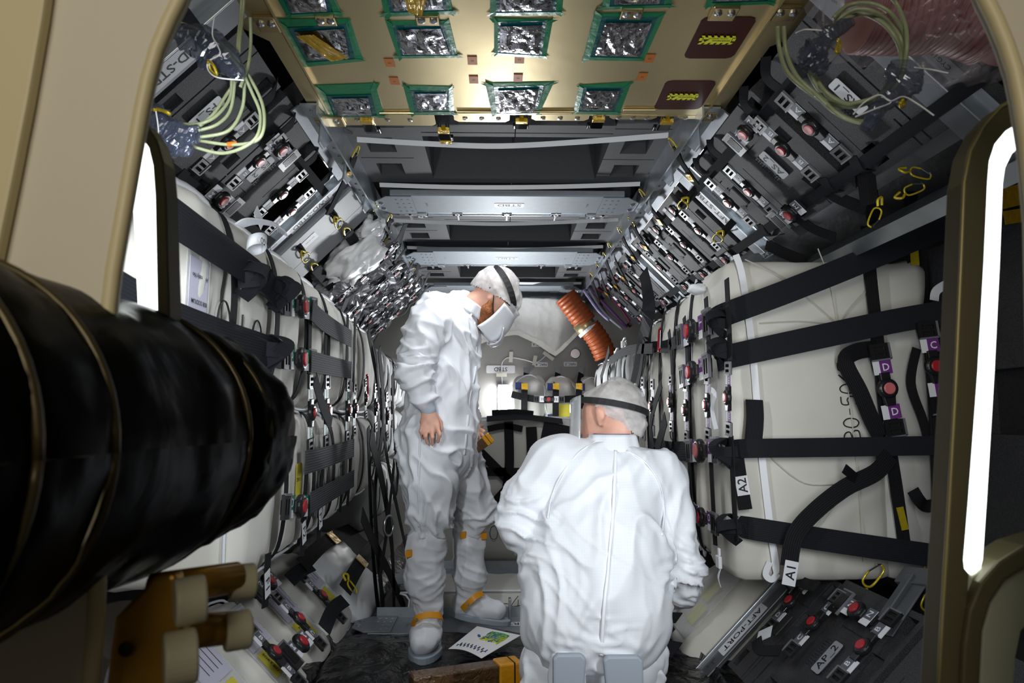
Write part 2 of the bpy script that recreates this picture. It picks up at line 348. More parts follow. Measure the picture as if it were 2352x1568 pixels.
# longeron rails on both sides of the ceiling
for sx in (-1, 1):
    t = thing('longeron_rail', 'silver riveted rail along the %s edge of the aisle ceiling' % ('left' if sx < 0 else 'right'), 'rail', (CX+sx*.64, 2.2, ZC))
    F = Fr((CX+sx*.645, 2.15, ZC-.01), (sx, 0, 0), (0, 1, 0), (0, 0, -1)); L_ = 3.7
    obj('inner_angle', MB().box(F, -.012, -.006, 0, L_, -.08, .03), ALU, t)
    obj('lower_flange', MB().box(F, -.006, .05, 0, L_, -.006, .0), ALU, t)
    obj('outer_flange', MB().prism(Fr(F.p(.05, 0, 0), F.u, (0, 0, 1), (0, -1, 0)), [(0, 0), (.006, 0), (.030, -.020), (.025, -.024)], -L_, 0), ALUD, t)
    for i in range(46): obj('rivet', MB().cyl(F.p(.022, .04+i*.08, 0), F.p(.022, .04+i*.08, .004), .005, 8), STEEL, t)
    for i, yy in enumerate((.18, .55, .95, 1.45, 1.95, 2.5)):
        br = obj('gusset', MB().prism(Fr(F.p(.0, yy, 0), (0, 1, 0), (sx*.35, 0, -.94), (-sx, 0, 0)), [(-.09, 0), (.09, 0), (.03, .07), (-.03, .07)], -.004, .004), ALU, t, bev=.003)
    # ribbed bright edge strip of the side wall seen behind the rail
    mb = MB(); G = Fr((CX+sx*.72, 2.15, ZC+.01), (sx*.80, 0, -.60), (0, 1, 0), V((-sx*.60, 0, -.80)))
    mb.box(G, -.02, .03, .35, L_, -.01, 0)
    for i in range(4): mb.box(G, -.018+i*.012, -.013+i*.012, .35, L_, 0, .004)
    obj('ribbed_extrusion', mb, mat('pale_ribbed_alloy', (.75, .72, .72), .3, .6), t)

# ================================================================ GOLD CEILING PANEL
gz = PZ(ZC)
gp = thing('gold_equipment_panel', 'large gold metal panel overhead with green taped windows', 'panel', (CX, 1.9, ZC))
GN = V((0, 0, 1))
xl, xr = -.632, .755; yf = yz(264, ZC)
G = Fr((0, 0, ZC), (1, 0, 0), (0, 1, 0), (0, 0, -1))
def gx(px, py): return gz(px, py).x
def gy(px, py): return gz(px, py).y
ys_ = gy(620, 95)
obj('base_sheet', MB().prism(G, [(xl-.065, 1.0), (xl-.065, ys_-.10), (xl-.05, ys_-.06), (xl-.0, ys_), (xl, yf), (xr, yf), (xr, ys_), (xr+.05, ys_-.05), (xr+.065, ys_-.1), (xr+.065, 1.0)], -.004, 0), GOLD, gp)
for i, (a, b, d) in enumerate(((718, 1002, 286), (1044, 1170, 279), (1220, 1351, 276), (1398, 1506, 273), (1552, 1655, 272))):
    x0, x1 = gx(a, d), gx(b, d); y1 = gy(a, d); r = .015
    e = obj('edge_tab', MB().prism(G.off(0, 0, .001), [(x0, yf-.01), (x0, y1-r), (x0+r, y1), (x1-r, y1), (x1, y1-r), (x1, yf-.01)], -.003, 0), GOLD, gp)
    for q in ((.12, .38, .45, .62, .8) if b-a > 150 else (.2, .5, .8)): obj('screw', MB().lathe(G.off(x0+(x1-x0)*q, (yf+y1)/2, .001), [(.008, 0), (.009, .003), (.004, .004), (.0035, .001)], 12), STEEL, e)
for (a, b, y) in ((872, 950, 257), (1050, 1128, 254), (1225, 1320, 254), (1432, 1505, 250)):
    A, B = gz(a, y), gz(b, y); obj('edge_bead', MB().tube([A+V((0, 0, -.004)), B+V((0, 0, -.004))], .004, 8), GOLD, gp)
for sx, x in ((-1, xl+.055), (1, xr-.055)):
    obj('side_rail', MB().prism(Fr((x, 1.0, ZC), (sx, 0, 0), (0, 0, -1), (0, 1, 0)), [(-.006, 0), (.008, 0), (.008, .002), (.0, .012), (-.006, .012)], 0, yf-1.02), GOLD, gp)
def quad(pts, z=0): return [gz(*q)+V((0, 0, -z)) for q in pts]
def window(o, i, kap=None):
    O, I = quad(o, .0015), quad(i, .0045); fr_ = obj('window', MB().slab([p+(q-p)*.0 for p, q in zip(O, I)], (0, 0, 1), .001), GREENT, gp)
    for k in range(4):                                     # four overlapping hand-laid strips
        a, b, c, d = O[k], O[(k+1) % 4], I[(k+1) % 4], I[k]; e = (b-a).normalized()*random.uniform(.0, .018); z = V((0, 0, -.0006*(k+1)))
        obj('green_tape', MB().slab([a-e+z, b+e+z, b+e+(c-b)*.62+z, a-e+(d-a)*.62+z], (0, 0, 1), .0003), GREENT, fr_)
    C = sum(I, V((0, 0, 0)))/4; mid = [C+(p-C)*1.22 for p in I]
    obj('teal_border', MB().slab([p+V((0, 0, .0005)) for p in mid], (0, 0, 1), .0012), TEALT, fr_)
    def f(u, v):
        p = I[0].lerp(I[1], u).lerp(I[3].lerp(I[2], u), v); e = min(u, 1-u, v, 1-v)*6
        q = noise.noise(V((p.x*17, p.y*13, o[0][0]))) + .5*noise.noise(V((p.x*38+5, p.y*30, o[0][0]+3)))
        return p+V((0, 0, -.002-.010*min(1, e)*abs(q)-.001))
    obj('silver_film', MB().grid(f, 26, 18), FILM, fr_, sm=False)
    if kap:
        K = [gz(*q) for q in kap]
        obj('kapton_strip', MB().grid(lambda u, v: K[0].lerp(K[1], u).lerp(K[3].lerp(K[2], u), v)+V((0, 0, -.016-.004*noise.noise(V((u*6, v*3, 1))))), 12, 5), KAP, fr_)
window([(634, 42), (803, 42), (836, 138), (700, 152)], [(676, 68), (790, 60), (803, 128), (708, 132)], [(680, 70), (720, 66), (800, 122), (762, 130)])
window([(886, 48), (1032, 46), (1052, 130), (915, 132)], [(912, 62), (1012, 60), (1034, 120), (926, 120)])
window([(1135, 40), (1270, 44), (1254, 132), (1135, 125)], [(1150, 55), (1246, 52), (1238, 120), (1148, 114)])
window([(1365, 30), (1528, 28), (1478, 138), (1338, 136)], [(1390, 46), (1498, 46), (1466, 125), (1366, 122)])
window([(724, 195), (862, 190), (884, 266), (752, 270)], [(762, 222), (846, 220), (854, 260), (778, 262)])
window([(926, 195), (1040, 198), (1044, 262), (944, 262)], [(952, 210), (1026, 210), (1024, 248), (960, 250)])
window([(1115, 190), (1272, 188), (1238, 262), (1130, 262)], [(1144, 203), (1238, 200), (1226, 253), (1148, 255)])
window([(1330, 195), (1450, 188), (1422, 262), (1316, 260)], [(1346, 203), (1426, 203), (1406, 248), (1336, 248)])
window([(600, -70), (740, -70), (785, 30), (662, 38)], [(640, -50), (735, -55), (752, 20), (672, 24)])
window([(860, -70), (1020, -70), (1042, 30), (885, 36)], [(882, -60), (1005, -60), (1020, 16), (905, 18)], [(920, -40), (985, -40), (970, 22), (940, 18)])
window([(1125, -70), (1300, -70), (1290, 32), (1126, 34)], [(1145, -60), (1275, -60), (1268, 18), (1148, 20)])
window([(1395, -70), (1560, -70), (1540, 14), (1382, 20)], [(1420, -60), (1530, -60), (1514, 3), (1410, 5)])
window([(1640, -70), (1810, -70), (1780, 6), (1620, 14)], [(1660, -60), (1780, -60), (1750, -6), (1645, -4)])
for q in ([(1615, 38), (1742, 38), (1682, 133), (1568, 133)], [(1530, 185), (1648, 185), (1608, 250), (1500, 250)]):
    P = quad(q, .002); P2 = []
    for k in range(4):
        a, b, c = P[k-1], P[k], P[(k+1) % 4]; P2 += [b+(a-b).normalized()*.02, b+(a-b).normalized()*.006+(c-b).normalized()*.006, b+(c-b).normalized()*.02]
    s = obj('maroon_sheet', MB().slab(P2, (0, 0, 1), .0015), MAR, gp)
    C = sum(P, V((0, 0, 0)))/4+V((-.004, .0, -.003)); F = Fr(C, (-1, 0, 0), (0, 1, 0), (0, 0, -1)); L_ = .095
    mb = MB().box(F, -L_/2+.008, L_/2-.008, -.013, .013, 0, .0006)
    for sy in (-1, 1):
        for i in range(6): x = -L_/2+i*.0165; mb.prism(F, [(x, sy*.013), (x+.009, sy*.013), (x+.013, sy*.021), (x+.004, sy*.021)], 0, .0006)
    for sx in (-1, 1): mb.box(F, sx*(L_/2-.002)-.004, sx*(L_/2-.002)+.004, -.009, .004, 0, .0006)
    wl = obj('warning_sticker', mb, NEON, s); text('WARNING', F.off(-.012, .002, .001), .007, INK, wl); text('STATIC SENSITIVE', F.off(0, -.0085, .001), .0045, INK, wl)
    mb = MB().add([F.p(.022, -.004, .001), F.p(.040, -.004, .001), F.p(.032, .009, .001)], [(0, 1, 2)]); obj('hazard_symbol', mb, INK, wl)
for (x, y) in ((895, 143), (906, 185), (1085, 138), (1088, 182), (1193, 135), (1190, 178), (1492, 133), (1475, 175)):
    c = gz(x, y); F = Fr(c+V((0, 0, -.0015)), (1, 0, 0), (0, 1, 0), (0, 0, -1)); a = obj('amber_patch', MB().box(F, -.014, .014, -.022, .022, 0, .001), AMB, gp)
    text('H', F.off(0, 0, .0015), .008, INK, a)
for (x0, x1, y0, y1) in ((590, 638, 32, 66), (726, 772, 36, 46), (955, 1010, 34, 46), (1425, 1475, 18, 34), (1632, 1692, 8, 40), (1775, 1832, 8, 40), (727, 790, 264, 284), (1617, 1660, 252, 272)):
    A, B = gz((x0+x1)/2, y0), gz((x0+x1)/2, y1); hw = (gz(x1, y1)-gz(x0, y1)).length/2; F = Fr((A+B)/2, (1, 0, 0), (0, 1, 0), (0, 0, -1)); l = max(.02, abs(A.y-B.y)/2)
    b_ = obj('mounting_block', MB().box(F, -hw, hw, -l, l, 0, .012), mat('bright_gold_block', (.62, .48, .26), .2, .9), gp, bev=.003)
    mb = MB(); [mb.lathe(F.off(sx*hw*.5, -l*.3, .012), [(.010, 0), (.010, .004), (.005, .006), (.004, .002)], 12) for sx in (-1, 1)]; obj('bolt', mb, STEEL, b_)
# latches below the panel edge
CHR = mat('black_chrome', (.04, .04, .045), .08, .9)
for i, (x, y0, y1) in enumerate(((850, 266, 304), (1022, 288, 322), (1197, 266, 294), (1370, 262, 294), (1524, 268, 298))):
    z = ZC+.01; A, B = PZ(z)(x, y0), PZ(z)(x, y1); F = Fr((A+B)/2, (1, 0, 0), (0, 1, 0), (0, 0, -1)); l = (B-A).length/2
    t = thing('panel_latch', 'black glossy latch with yellow tape hanging below the gold panel, %s from the left' % ('first', 'second', 'third', 'fourth', 'fifth')[i], 'latch', F.o, 'latches under the gold panel edge')
    obj('latch_body', MB().prism(Fr(F.p(-.022, 0, 0), (0, 1, 0), (0, 0, -1), (1, 0, 0)), [(-l*.75, 0), (-l*.7, .018), (l*.2, .022), (l*.5, .012), (l*.6, 0)], 0, .044), CHR, t, bev=.004)
    mb = MB().box(F, -.022, .022, -l*1.05, -l*.62, .0, .022)
    if i == 1: mb.box(F, -.022, .022, l*.62, l*.98, .0, .016)
    obj('yellow_tape', mb, KAP, t, bev=.002)
    obj('latch_foot', MB().box(F, -.028, .028, l*.55, l*1.1, -.012, .002), PLA, t, bev=.003)
    mb = MB(); [mb.cyl(F.p(q, -l*1.15, 0), F.p(q, -l*1.15, .014), .007, 10) for q in (-.014, .014)]; obj('latch_bolt', mb, STEEL, t)
# ================================================================ STRAP HARDWARE (prototypes, local x = along the strap, z = up)
RT = math.sqrt(.5)
LC = {'w': LABD, 'g': LABGR, 'p': LABP, 'k': LAB, 's': LAB}
def lock_mb(F, x, w=.060, h=.050):
    mb = recess(F.off(x, 0, .014), -h/2, h/2, -w/2, w/2, .009, [(-h*.30, -h*.06, -w*.32, w*.32, None), (h*.10, h*.32, -w*.32, w*.32, None)]); return mb
def lock(F, x, t, w=.060, h=.050):
    o = obj('ladder_lock', lock_mb(F, x, w, h), PLA, t, bev=.002)
    obj('highlight_rim', MB().box(F.off(x, 0, .012), -h/2, h/2, w/2-.003, w/2+.003, -.004, .004).box(F.off(x, 0, .012), h/2-.003, h/2+.002, -w/2, w/2, -.004, .004), GRY, o)  # one-sided grey edges paint the highlight on the black frame
def tagl(F, x, t, letter, col, rot, w=.056, h=.042):
    G = F.off(x, 0, .009); o = obj('letter_tag', MB().box(G, -h/2, h/2, -w/2, w/2, -.001, .001), LAB, t)
    if col != 'k': obj('colour_patch', MB().box(G, -h/2, h/2, -w/2+.020, w/2, .001, .0016), LC[col], o)
    if letter:
        a = math.radians(rot); H = Fr(G.p(0, .010 if col != 'k' else 0, .0022), G.u*math.cos(a)+G.v*math.sin(a), G.v*math.cos(a)-G.u*math.sin(a), G.n)
        text(letter, H, .021, INK if col in 'k' else LAB, o, 'letter')
PC = {}
def proto_chain(letter, col, rot, kind, red=RED):
    """kind 'full': lock-tag-button-tag-lock ; 'cam': big lock, tag, button, tag"""
    key = (letter, col, rot, kind, red.name)
    if key in PC: return PC[key]
    t = thing('buckle_strap', 'x', 'strap buckle'); F = W0
    L_ = .28 if kind == 'full' else .22
    obj('webbing', MB().ribbon([(-L_/2, 0, .004), (0, 0, .004), (L_/2, 0, .004)], (0, 0, 1), .034, .003), WEBN, t)
    if kind == 'full':
        lock(F, -.115, t); lock(F, .115, t); tagl(F, -.068, t, letter, col, rot); tagl(F, .066, t, letter, col, rot)
    else:
        lock(F, -.078, t, .085, .058); mb = MB(); [mb.box(F.off(-.075, 0, .014), -.02+i*.006, -.017+i*.006, -.026, .026, 0, .003) for i in range(7)]; obj('ribbed_grip', mb, PLA, t)
        tagl(F, -.028, t, letter, col, rot); tagl(F, .078, t, letter, col, rot)
    b = obj('release_buckle', MB().lathe(F.off(0.02 if kind == 'cam' else -.004, 0, .006), [(.028, 0), (.031, .004), (.030, .014), (.024, .019), (.0, .019)], 20).prism(F.off(.03 if kind == 'cam' else .018, 0, .006), [(-.02, -.023), (.012, -.017), (.030, -.014), (.030, .014), (.012, .017), (-.02, .023)], 0, .012), PLA, t, sm=False, bev=.002)
    obj('push_button', MB().lathe(F.off(0.02 if kind == 'cam' else -.004, 0, .023), [(.0175, .0), (.0175, .004), (.015, .006), (.0, .0055)], 20), red, b, label='round %s push button' % ('red' if red is RED else 'pale red'), sm=False)
    if kind == 'full':
        obj('tongue', MB().box(F.off(-.038, 0, .008), -.014, .010, -.015, .015, 0, .009), PLA, t, bev=.002)
    PROTOS.append(t); PC[key] = t; return t
def chain(F, k, letter, col, rot, label, kind='full', red=RED, group=None): return place(proto_chain(letter, col, rot, kind, red), F, k, label, group)
def chain_px(pl, A, B, letter, col, rot, label, kind='full', red=RED, lift=.02, kmax=9, group=None):
    F, l = fr(pl, A, B, lift); return chain(F, min(kmax, l/(.28 if kind == 'full' else .22)), letter, col, rot, label, kind, red, group)
def proto_hook():
    t = thing('snap_hook', 'x', 'hook'); F = W0
    pts = [(-.035, .0), (-.030, .014), (.0, .017), (.028, .014), (.036, .0), (.028, -.013), (.0, -.015)]
    obj('ring', MB().tube(smooth([F.p(a, b, .012) for a, b in pts], 4), .0032, 6), YEL, t, sm=True)
    obj('gate', MB().tube([F.p(.0, -.015, .012), F.p(-.032, -.004, .012)], .0022, 6).tube([F.p(-.028, -.009, .012), F.p(-.036, .0, .012)], .0022, 6), STEEL, t)
    obj('yellow_sleeve', MB().tube(smooth([F.p(.04, .006, .015), F.p(.058, .016, .02), F.p(.075, .004, .012), F.p(.05, -.006, .012)], 5), .0045, 6), YEL, t, sm=True)
    PROTOS.append(t); return t
HOOK = proto_hook()
def hook(F, k, label): return place(HOOK, F, k, label, None)
def hookstrap(pl, A, B, w, label, lift=.03, taped=.45, hk=1.0, group=None, sag=0.):
    """strap whose end A carries a snap hook"""
    F, l = fr(pl, A, B, lift); t = thing('hook_strap', label, 'strap', F.o, group)
    p = lambda x, z=0: F.p(x-l/2, 0, z); s = .045*hk
    obj('webbing', MB().ribbon([p(s), p(s+.03, .006), p(l*.5, .008-sag), p(l)], F.n, w, .006), WEBN, t)
    obj('strap_neck', MB().ribbon([p(s*.7), p(s+.03)], F.n, w*.55, .008), WEBN, t)
    if taped: obj('yellow_tape', MB().ribbon([p(l*taped-.018, .014-sag*.6), p(l*taped+.018, .014-sag*.8)], F.n, w*1.05, .003, sm=False), KAP, t)
    G = F.off(-l/2, 0, 0)
    obj('hook_ring', MB().tube(smooth([G.p(a*hk, b*hk, .004) for a, b in ((.055, 0), (.045, .013), (.01, .012), (-.012, .0), (.01, -.012), (.045, -.013), (.055, 0))], 4), .0035*hk, 6), YEL, t, sm=True)
    obj('hook_gate', MB().tube([G.p(.04*hk, -.013*hk, .006), G.p(-.005*hk, -.006*hk, .006)], .0022, 6), STEEL, t)
    return t
# ================================================================ DIAGONAL SIDES
def DP(s, top):                                        # plane of a diagonal side
    return Pl((CX+s*.70, 0, ZC if top else 0.0), (-s*RT, 0, -RT if top else RT))
def DF(s, top, a, b, c=0., flip=1):                    # frame at (a outward, b along Y), glyph up = +Y*flip
    o = V((CX+s*.70, 0, ZC if top else 0.0)); u = V((s*RT, 0, -RT if top else RT)); n = V((-s*RT, 0, -RT if top else RT)); v = V((0, flip, 0))
    return Fr(o+u*a+V((0, b, 0))+n*c, v.cross(n), v, n)
UR, UL, LR, LL = DP(1, 1), DP(-1, 1), DP(1, 0), DP(-1, 0)
FOAMX = FOAM
def foam_block(F, wd, ln, word, label, group=None, seed=0):
    """wd across (u), ln along Y (v)"""
    t = thing('foam_block', label, 'foam block', F.o, group); h, l = wd/2, ln/2; R = []
    R += [(-h, h, -l*.52, -l*.48, .012), (-h*.3, h*.75, l*.30, l*.33, .006), (-h*.62, h*.30, l*.78, l*.80, .006), (h*.42, h*.44, -l*.48, l*.3, .006), (-h, -h*.55, -l*.30, -l*.26, .008)]
    R += [(-h*.92, -h*.62, l*.45, l*.80, .045), (h*.70, h*.92, -l*.9, -l*.65, .04), (h*.1, h*.35, -l*.9, -l*.60, .012)]
    b = obj('foam_body', recess(F, -h, h, -l, l, .09, R), FOAMX, t, bev=.005)
    obj('raised_tab', MB().prism(F.off(0, -l*.02), [(-.045, -.02), (.045, -.02), (.045, .0), (.03, .04), (-.03, .04), (-.045, 0)], 0, .007), FOAMX, t, bev=.003)
    g = MB()
    for i in range(11):
        for j in range(3): g.box(F.off(-.05+i*.01, l*.18+j*.011), 0, .007, 0, .008, 0, .004)
    obj('moulded_grille', g, FOAMX, t)
    if word: label_plate(F.off(0, -.005, .0085), .115, .048, word, t, LABG if word[-1] != '1' else LAB, th=.028)
    return t
def diag_beam(s, top, Yb, word, label, a0=-.07, a1=.50, wm=.155, sub=None, flip=1):
    F = DF(s, top, (a0+a1)/2, Yb, .0, flip); L_ = a1-a0; t = thing('diagonal_beam', label, 'beam', F.o)
    obj('web', MB().prism(F, [(-L_/2, -.035), (-L_/2+.02, .052), (L_/2-.02, .052), (L_/2, -.035)], 0, .006), ALUD, t, bev=.002)
    q = -1 if flip > 0 else -1
    obj('lip', MB().box(F, -L_/2, L_/2, -.042, -.036, -.05, .016), ALU, t, bev=.002)
    obj('flange', MB().prism(F.off(0, -.040, -.0), [(-L_/2, -.06), (L_/2, -.06), (L_/2, 0), (-L_/2, 0)], -.012, -.006), ALU, t)
    for sx in (-1, 1):
        e = obj('end_bracket', MB().box(F, sx*L_/2-.03, sx*L_/2+.03, -.05, .05, -.02, -.008), ALU, t, bev=.003)
        obj('bolt_head', MB().lathe(F.off(sx*(L_/2+.012), -.02, -.008), [(.010, 0), (.011, .006), (.006, .009)], 10).lathe(F.off(sx*(L_/2+.012), .025, -.008), [(.010, 0), (.011, .006), (.006, .009)], 10), STEEL, t)
    if word: label_plate(F.off(0, .008, .0065), .24, .062, word, t, LAB, 'name_label', th=.044, r=.06)
    if sub: label_plate(F.off(.0, -.066, -.005), .13, .036, sub, t, LABG, 'number_label', th=.013)
    text('NVC-12', F.off(L_/2-.07, 0, .0065), .009, INK, t)
    return t
ORD = ['first', 'second', 'third', 'fourth', 'fifth', 'sixth', 'seventh', 'eighth', 'ninth', 'tenth', 'eleventh', 'twelfth', 'thirteenth', 'fourteenth']
diag_beam(1, 1, 1.49, '', 'dark silver beam at the upper right beside the coiled cable and bagged ducts', a0=.0, a1=.66, sub='CYG15AS')
diag_beam(1, 1, 2.74, 'AFT-STBD', 'silver diagonal beam labelled AFT-STBD above the big quilted bag', sub='CYG15AS')
diag_beam(1, 1, 3.98, '', 'plain diagonal beam on the far upper right side beyond AFT-STBD')
diag_beam(-1, 1, 1.62, 'FWD-STBD', 'silver diagonal beam labelled FWD-STBD beside the left cable coil', a0=-.07, a1=.50, sub='CYG15FS')
diag_beam(-1, 1, 2.86, 'FWD-STBD', 'silver diagonal beam labelled FWD-STBD above the left row of bags', sub='CYG15FS')
foam_block(DF(1, 1, .26, 1.70), .44, .34, 'AS_1', 'dark foam block with the AS_1 label inside the right cable coil')
foam_block(DF(1, 1, .26, 2.19), .44, .42, 'AS_2', 'speckled foam block with the AS_2 label on the upper right side')
foam_block(DF(1, 1, .26, 2.53), .42, .18, None, 'foam block with a D strap just before the AFT-STBD beam')
foam_block(DF(-1, 1, .24, 1.86), .44, .32, 'FS_1', 'dark foam block with the FS_1 label inside the left cable coil')
foam_block(DF(-1, 1, .24, 2.30), .44, .44, 'FS_2', 'black foam block with the FS_2 label on the upper left side')
foam_block(DF(1, 1, .25, 1.2), .5, .4, None, 'dark foam block nearest the camera at the upper right')
foam_block(DF(-1, 1, .25, 1.2), .5, .5, None, 'dark foam block nearest the camera at the upper left')
PALEF = mat('lit_edge_foam', (.12, .12, .125), .7, bump=.6, bscale=60, dist=.004)  # foam lightened in colour as if lit, for the far edge blocks
for i, (y, l) in enumerate(((3.05, .36), (3.42, .3), (3.74, .28), (4.22, .34), (4.6, .34), (4.98, .34))):
    foam_block(DF(1, 1, .25, y, -.01), .42, l, None, 'foam block on the far upper right side, %s beyond the AFT-STBD beam' % ORD[i])
# narrow edge blocks next to the rails
for s in (1, -1):
    for i in range(11 if s > 0 else 8):
        F = DF(s, 1, -.02, 2.34+i*.27, -.03); F2 = DF(s, 1, .56, 2.34+i*.27, -.05)
        m_ = FOAM if i < 3 else PALEF
        t = thing('edge_foam_block', 'pitted grey foam block along the %s ceiling rail, %s from the camera' % ('right' if s > 0 else 'left', ORD[i]), 'foam block', F.o, 'pitted foam blocks beside the ceiling rails')
        obj('foam_body', recess(F, -.055, .055, -.125, .125, .07, [(-.02, .03, -.03, -.01, .03), (.01, .03, -.03, .03, .03), (-.055, .055, .06, .066, .01)]+[(x/100-.004, x/100+.004, y/100-.004, y/100+.004, .004) for x in (-4, -1, 2, 5) for y in (-10, -7, 3, 9)]), m_, t, bev=.003)
# lower right
diag_beam(1, 0, 2.62, 'AFT-PORT', 'silver diagonal beam labelled AFT-PORT below the big quilted bag', a0=.0, a1=.48, sub='CYG15AP', flip=-1)
foam_block(DF(1, 0, .34, 2.10), .5, .44, 'AP_2', 'black foam block with the AP_2 label at the lower right')
foam_block(DF(1, 0, .34, 2.43), .46, .2, None, 'black foam block between the AP_2 block and the AFT-PORT beam')
foam_block(DF(1, 0, .34, 1.62), .5, .46, None, 'black foam block nearest the camera at the lower right')
# ---- letter chains, near ones located one by one
def uc(s, top, a, b, letter, label, k=.9, red=RED, kind='full', ax=None, col='w', rot=None, lift=.03):
    F = DF(s, top, a, b, lift)
    if ax is not None: a_ = math.radians(ax); F = Fr(F.o, F.u*math.cos(a_)+F.v*math.sin(a_), F.v*math.cos(a_)-F.u*math.sin(a_), F.n)
    return chain(F, k, letter, col, (-ax if ax is not None else 0) if rot is None else rot, label, kind, red)
uc(1, 1, .255, 1.845, 'A', 'buckle strap with two A tags beside the right cable coil', .95, PINK, ax=180, rot=180)
uc(1, 1, .245, 2.02, 'B', 'buckle strap with two B tags between the AS_1 and AS_2 blocks', .95, RED, ax=180, rot=180)
uc(1, 1, .27, 2.36, 'C', 'buckle strap with two C tags just beyond the AS_2 label', .88, PINK, ax=180, rot=180)
uc(1, 1, .25, 2.535, 'D', 'buckle strap with two D tags above the AFT-STBD label', .9, PINK, ax=180, rot=180)
uc(1, 1, .12, 2.12, 'N', 'wide cam buckle with an N tag at the upper right', 1.0, PINK, 'cam', ax=-90, rot=90)
uc(1, 1, .42, 2.30, 'M', 'wide cam buckle with an M tag and red button right of the AS_2 label', 1.0, RED, 'cam', ax=-90, rot=90)
uc(-1, 1, .26, 1.98, 'A', 'buckle strap with two A tags under the left cable coil', .9, PINK, ax=0)
uc(-1, 1, .23, 2.18, 'B', 'buckle strap with a B tag below the left cable coil', .9, PINK, ax=0)
uc(-1, 1, .25, 2.47, 'C', 'buckle strap with two C tags beyond the FS_2 label', .9, PINK, ax=0)
uc(-1, 1, .27, 2.63, 'D', 'buckle strap with two D tags just above the left FWD-STBD label', .9, PINK, ax=0)
uc(-1, 1, .145, 2.24, 'N', 'wide cam buckle with two N tags at the upper left', 1.0, PINK, 'cam', ax=-90, rot=90)
uc(-1, 1, .40, 2.22, 'M', 'wide cam buckle with two M tags and red button at the upper left', 1.0, RED, 'cam', ax=-90, rot=90)
uc(1, 0, .42, 2.41, 'D', 'buckle strap with two D tags beside the AFT-PORT beam', .95, RED, ax=0)
uc(1, 0, .40, 2.21, 'C', 'buckle strap with two C tags above the AP_2 label', .95, RED, ax=0)
uc(1, 0, .42, 1.94, 'B', 'buckle strap with a B tag near the lower right hatch edge', .95, RED, ax=0)
uc(1, 0, .50, 2.10, 'N', 'wide cam buckle with an N tag right of the AP_2 label', 1.0, RED, 'cam', ax=-90, rot=90)
# repeated far chains, straps and hook straps of the upper right side
k = 0
for b0 in (2.93, 3.17, 3.42, 3.66, 4.12, 4.36, 4.62, 4.9):
    L_ = 'ABCD'[k % 4]; F = DF(1, 1, .25, b0, .03); F = Fr(F.o, -F.u, -F.v, F.n)
    chain(F, .85, L_, 's' if k > 3 else 'w', 180, 'small %s-tag buckle strap on the far upper right foam, %s past the AFT-STBD beam' % (L_, ORD[k]), 'full', PINK, 'far buckle straps on the upper right foam'); k += 1
k = 0
for b0 in (2.98, 3.3, 3.62, 4.1, 4.45, 4.8):
    for a in (.10, .42):
        uc(1, 1, a, b0, 'NM'[a > .2], 'cam buckle past the AFT-STBD beam, upper right, %s row, %s side' % (ORD[k//2], 'outer' if a > .2 else 'inner'), .8, PINK, 'cam', ax=-90, rot=90, col='s' if b0 > 3.5 else 'w'); k += 1
def DQ(s, top, a, b, c=0.): return DF(s, top, a, b, c).o
def dstrap(s, top, pts, w, label, m=None, c=.022, name='black_strap'):
    n = V((-s*RT, 0, -RT if top else RT)); return strap([DQ(s, top, a, b, c+(.0 if len(q) == 0 else q[0])) for a, b, *q in pts], n, w, label, name, m)
for a, nm in ((.115, 'inner'), (.415, 'outer')):
    dstrap(1, 1, [(a, .9), (a+.01, 2.0), (a, 3.0), (a-.01, 4.0), (a, 5.3)], .036, '%s lengthwise black strap along the upper right foam blocks' % nm)
    dstrap(-1, 1, [(a, .9), (a+.01, 2.0), (a, 2.78)], .036, '%s lengthwise black strap along the upper left foam blocks' % nm)
for i, b in enumerate((1.845, 2.02, 2.36, 2.535)):
    dstrap(1, 1, [(.39, b), (.44, b+.02, .0), (.48, b+.03, -.05)], .036, 'short black strap running right from the outer %s tag at the upper right' % 'ABCD'[i])
    dstrap(1, 1, [(.11, b), (.06, b, .0), (.02, b-.02, -.03)], .040, 'short black strap running to the ceiling rail from the inner %s tag, upper right' % 'ABCD'[i])
for i, b in enumerate((1.98, 2.18, 2.47, 2.68)):
    dstrap(-1, 1, [(.11, b), (.06, b, .0), (.02, b+.02, -.03)], .040, 'short black strap running to the ceiling rail from the inner %s tag, upper left' % 'ABCD'[i])
    dstrap(-1, 1, [(.40, b), (.46, b, .0), (.5, b+.02, -.05)], .040, 'short black strap running outward from the outer %s tag, upper left' % 'ABCD'[i])
URn = 'hook straps hanging from the right ceiling rail'; ULn = 'hook straps hanging from the left ceiling rail'
for i, (A, B) in enumerate((((1562, 300), (1622, 402)), ((1490, 420), (1548, 505)), ((1462, 485), (1512, 566)), ((1436, 508), (1480, 590)), ((1412, 545), (1455, 640)), ((1400, 568), (1436, 660)), ((1384, 595), (1412, 675)), ((1368, 616), (1392, 690)))):
    hookstrap(UR, A, B, .030, 'hook strap with yellow wrapped hook on the right ceiling rail, %s from the camera' % ORD[i], lift=.05, taped=.8, group=URn)
for i, (A, B) in enumerate((((800, 318), (735, 470)), ((846, 452), (838, 520)), ((880, 478), (848, 620)), ((912, 505), (870, 660)), ((905, 560), (880, 640)), ((930, 590), (905, 690)), ((945, 600), (925, 700)), ((955, 625), (940, 700)))):
    hookstrap(UL, A, B, .026 if i else .036, 'hook strap with yellow wrapped hook on the left ceiling rail, %s from the camera' % ORD[i], lift=.05, taped=.7 if i % 2 else .35, group=ULn)
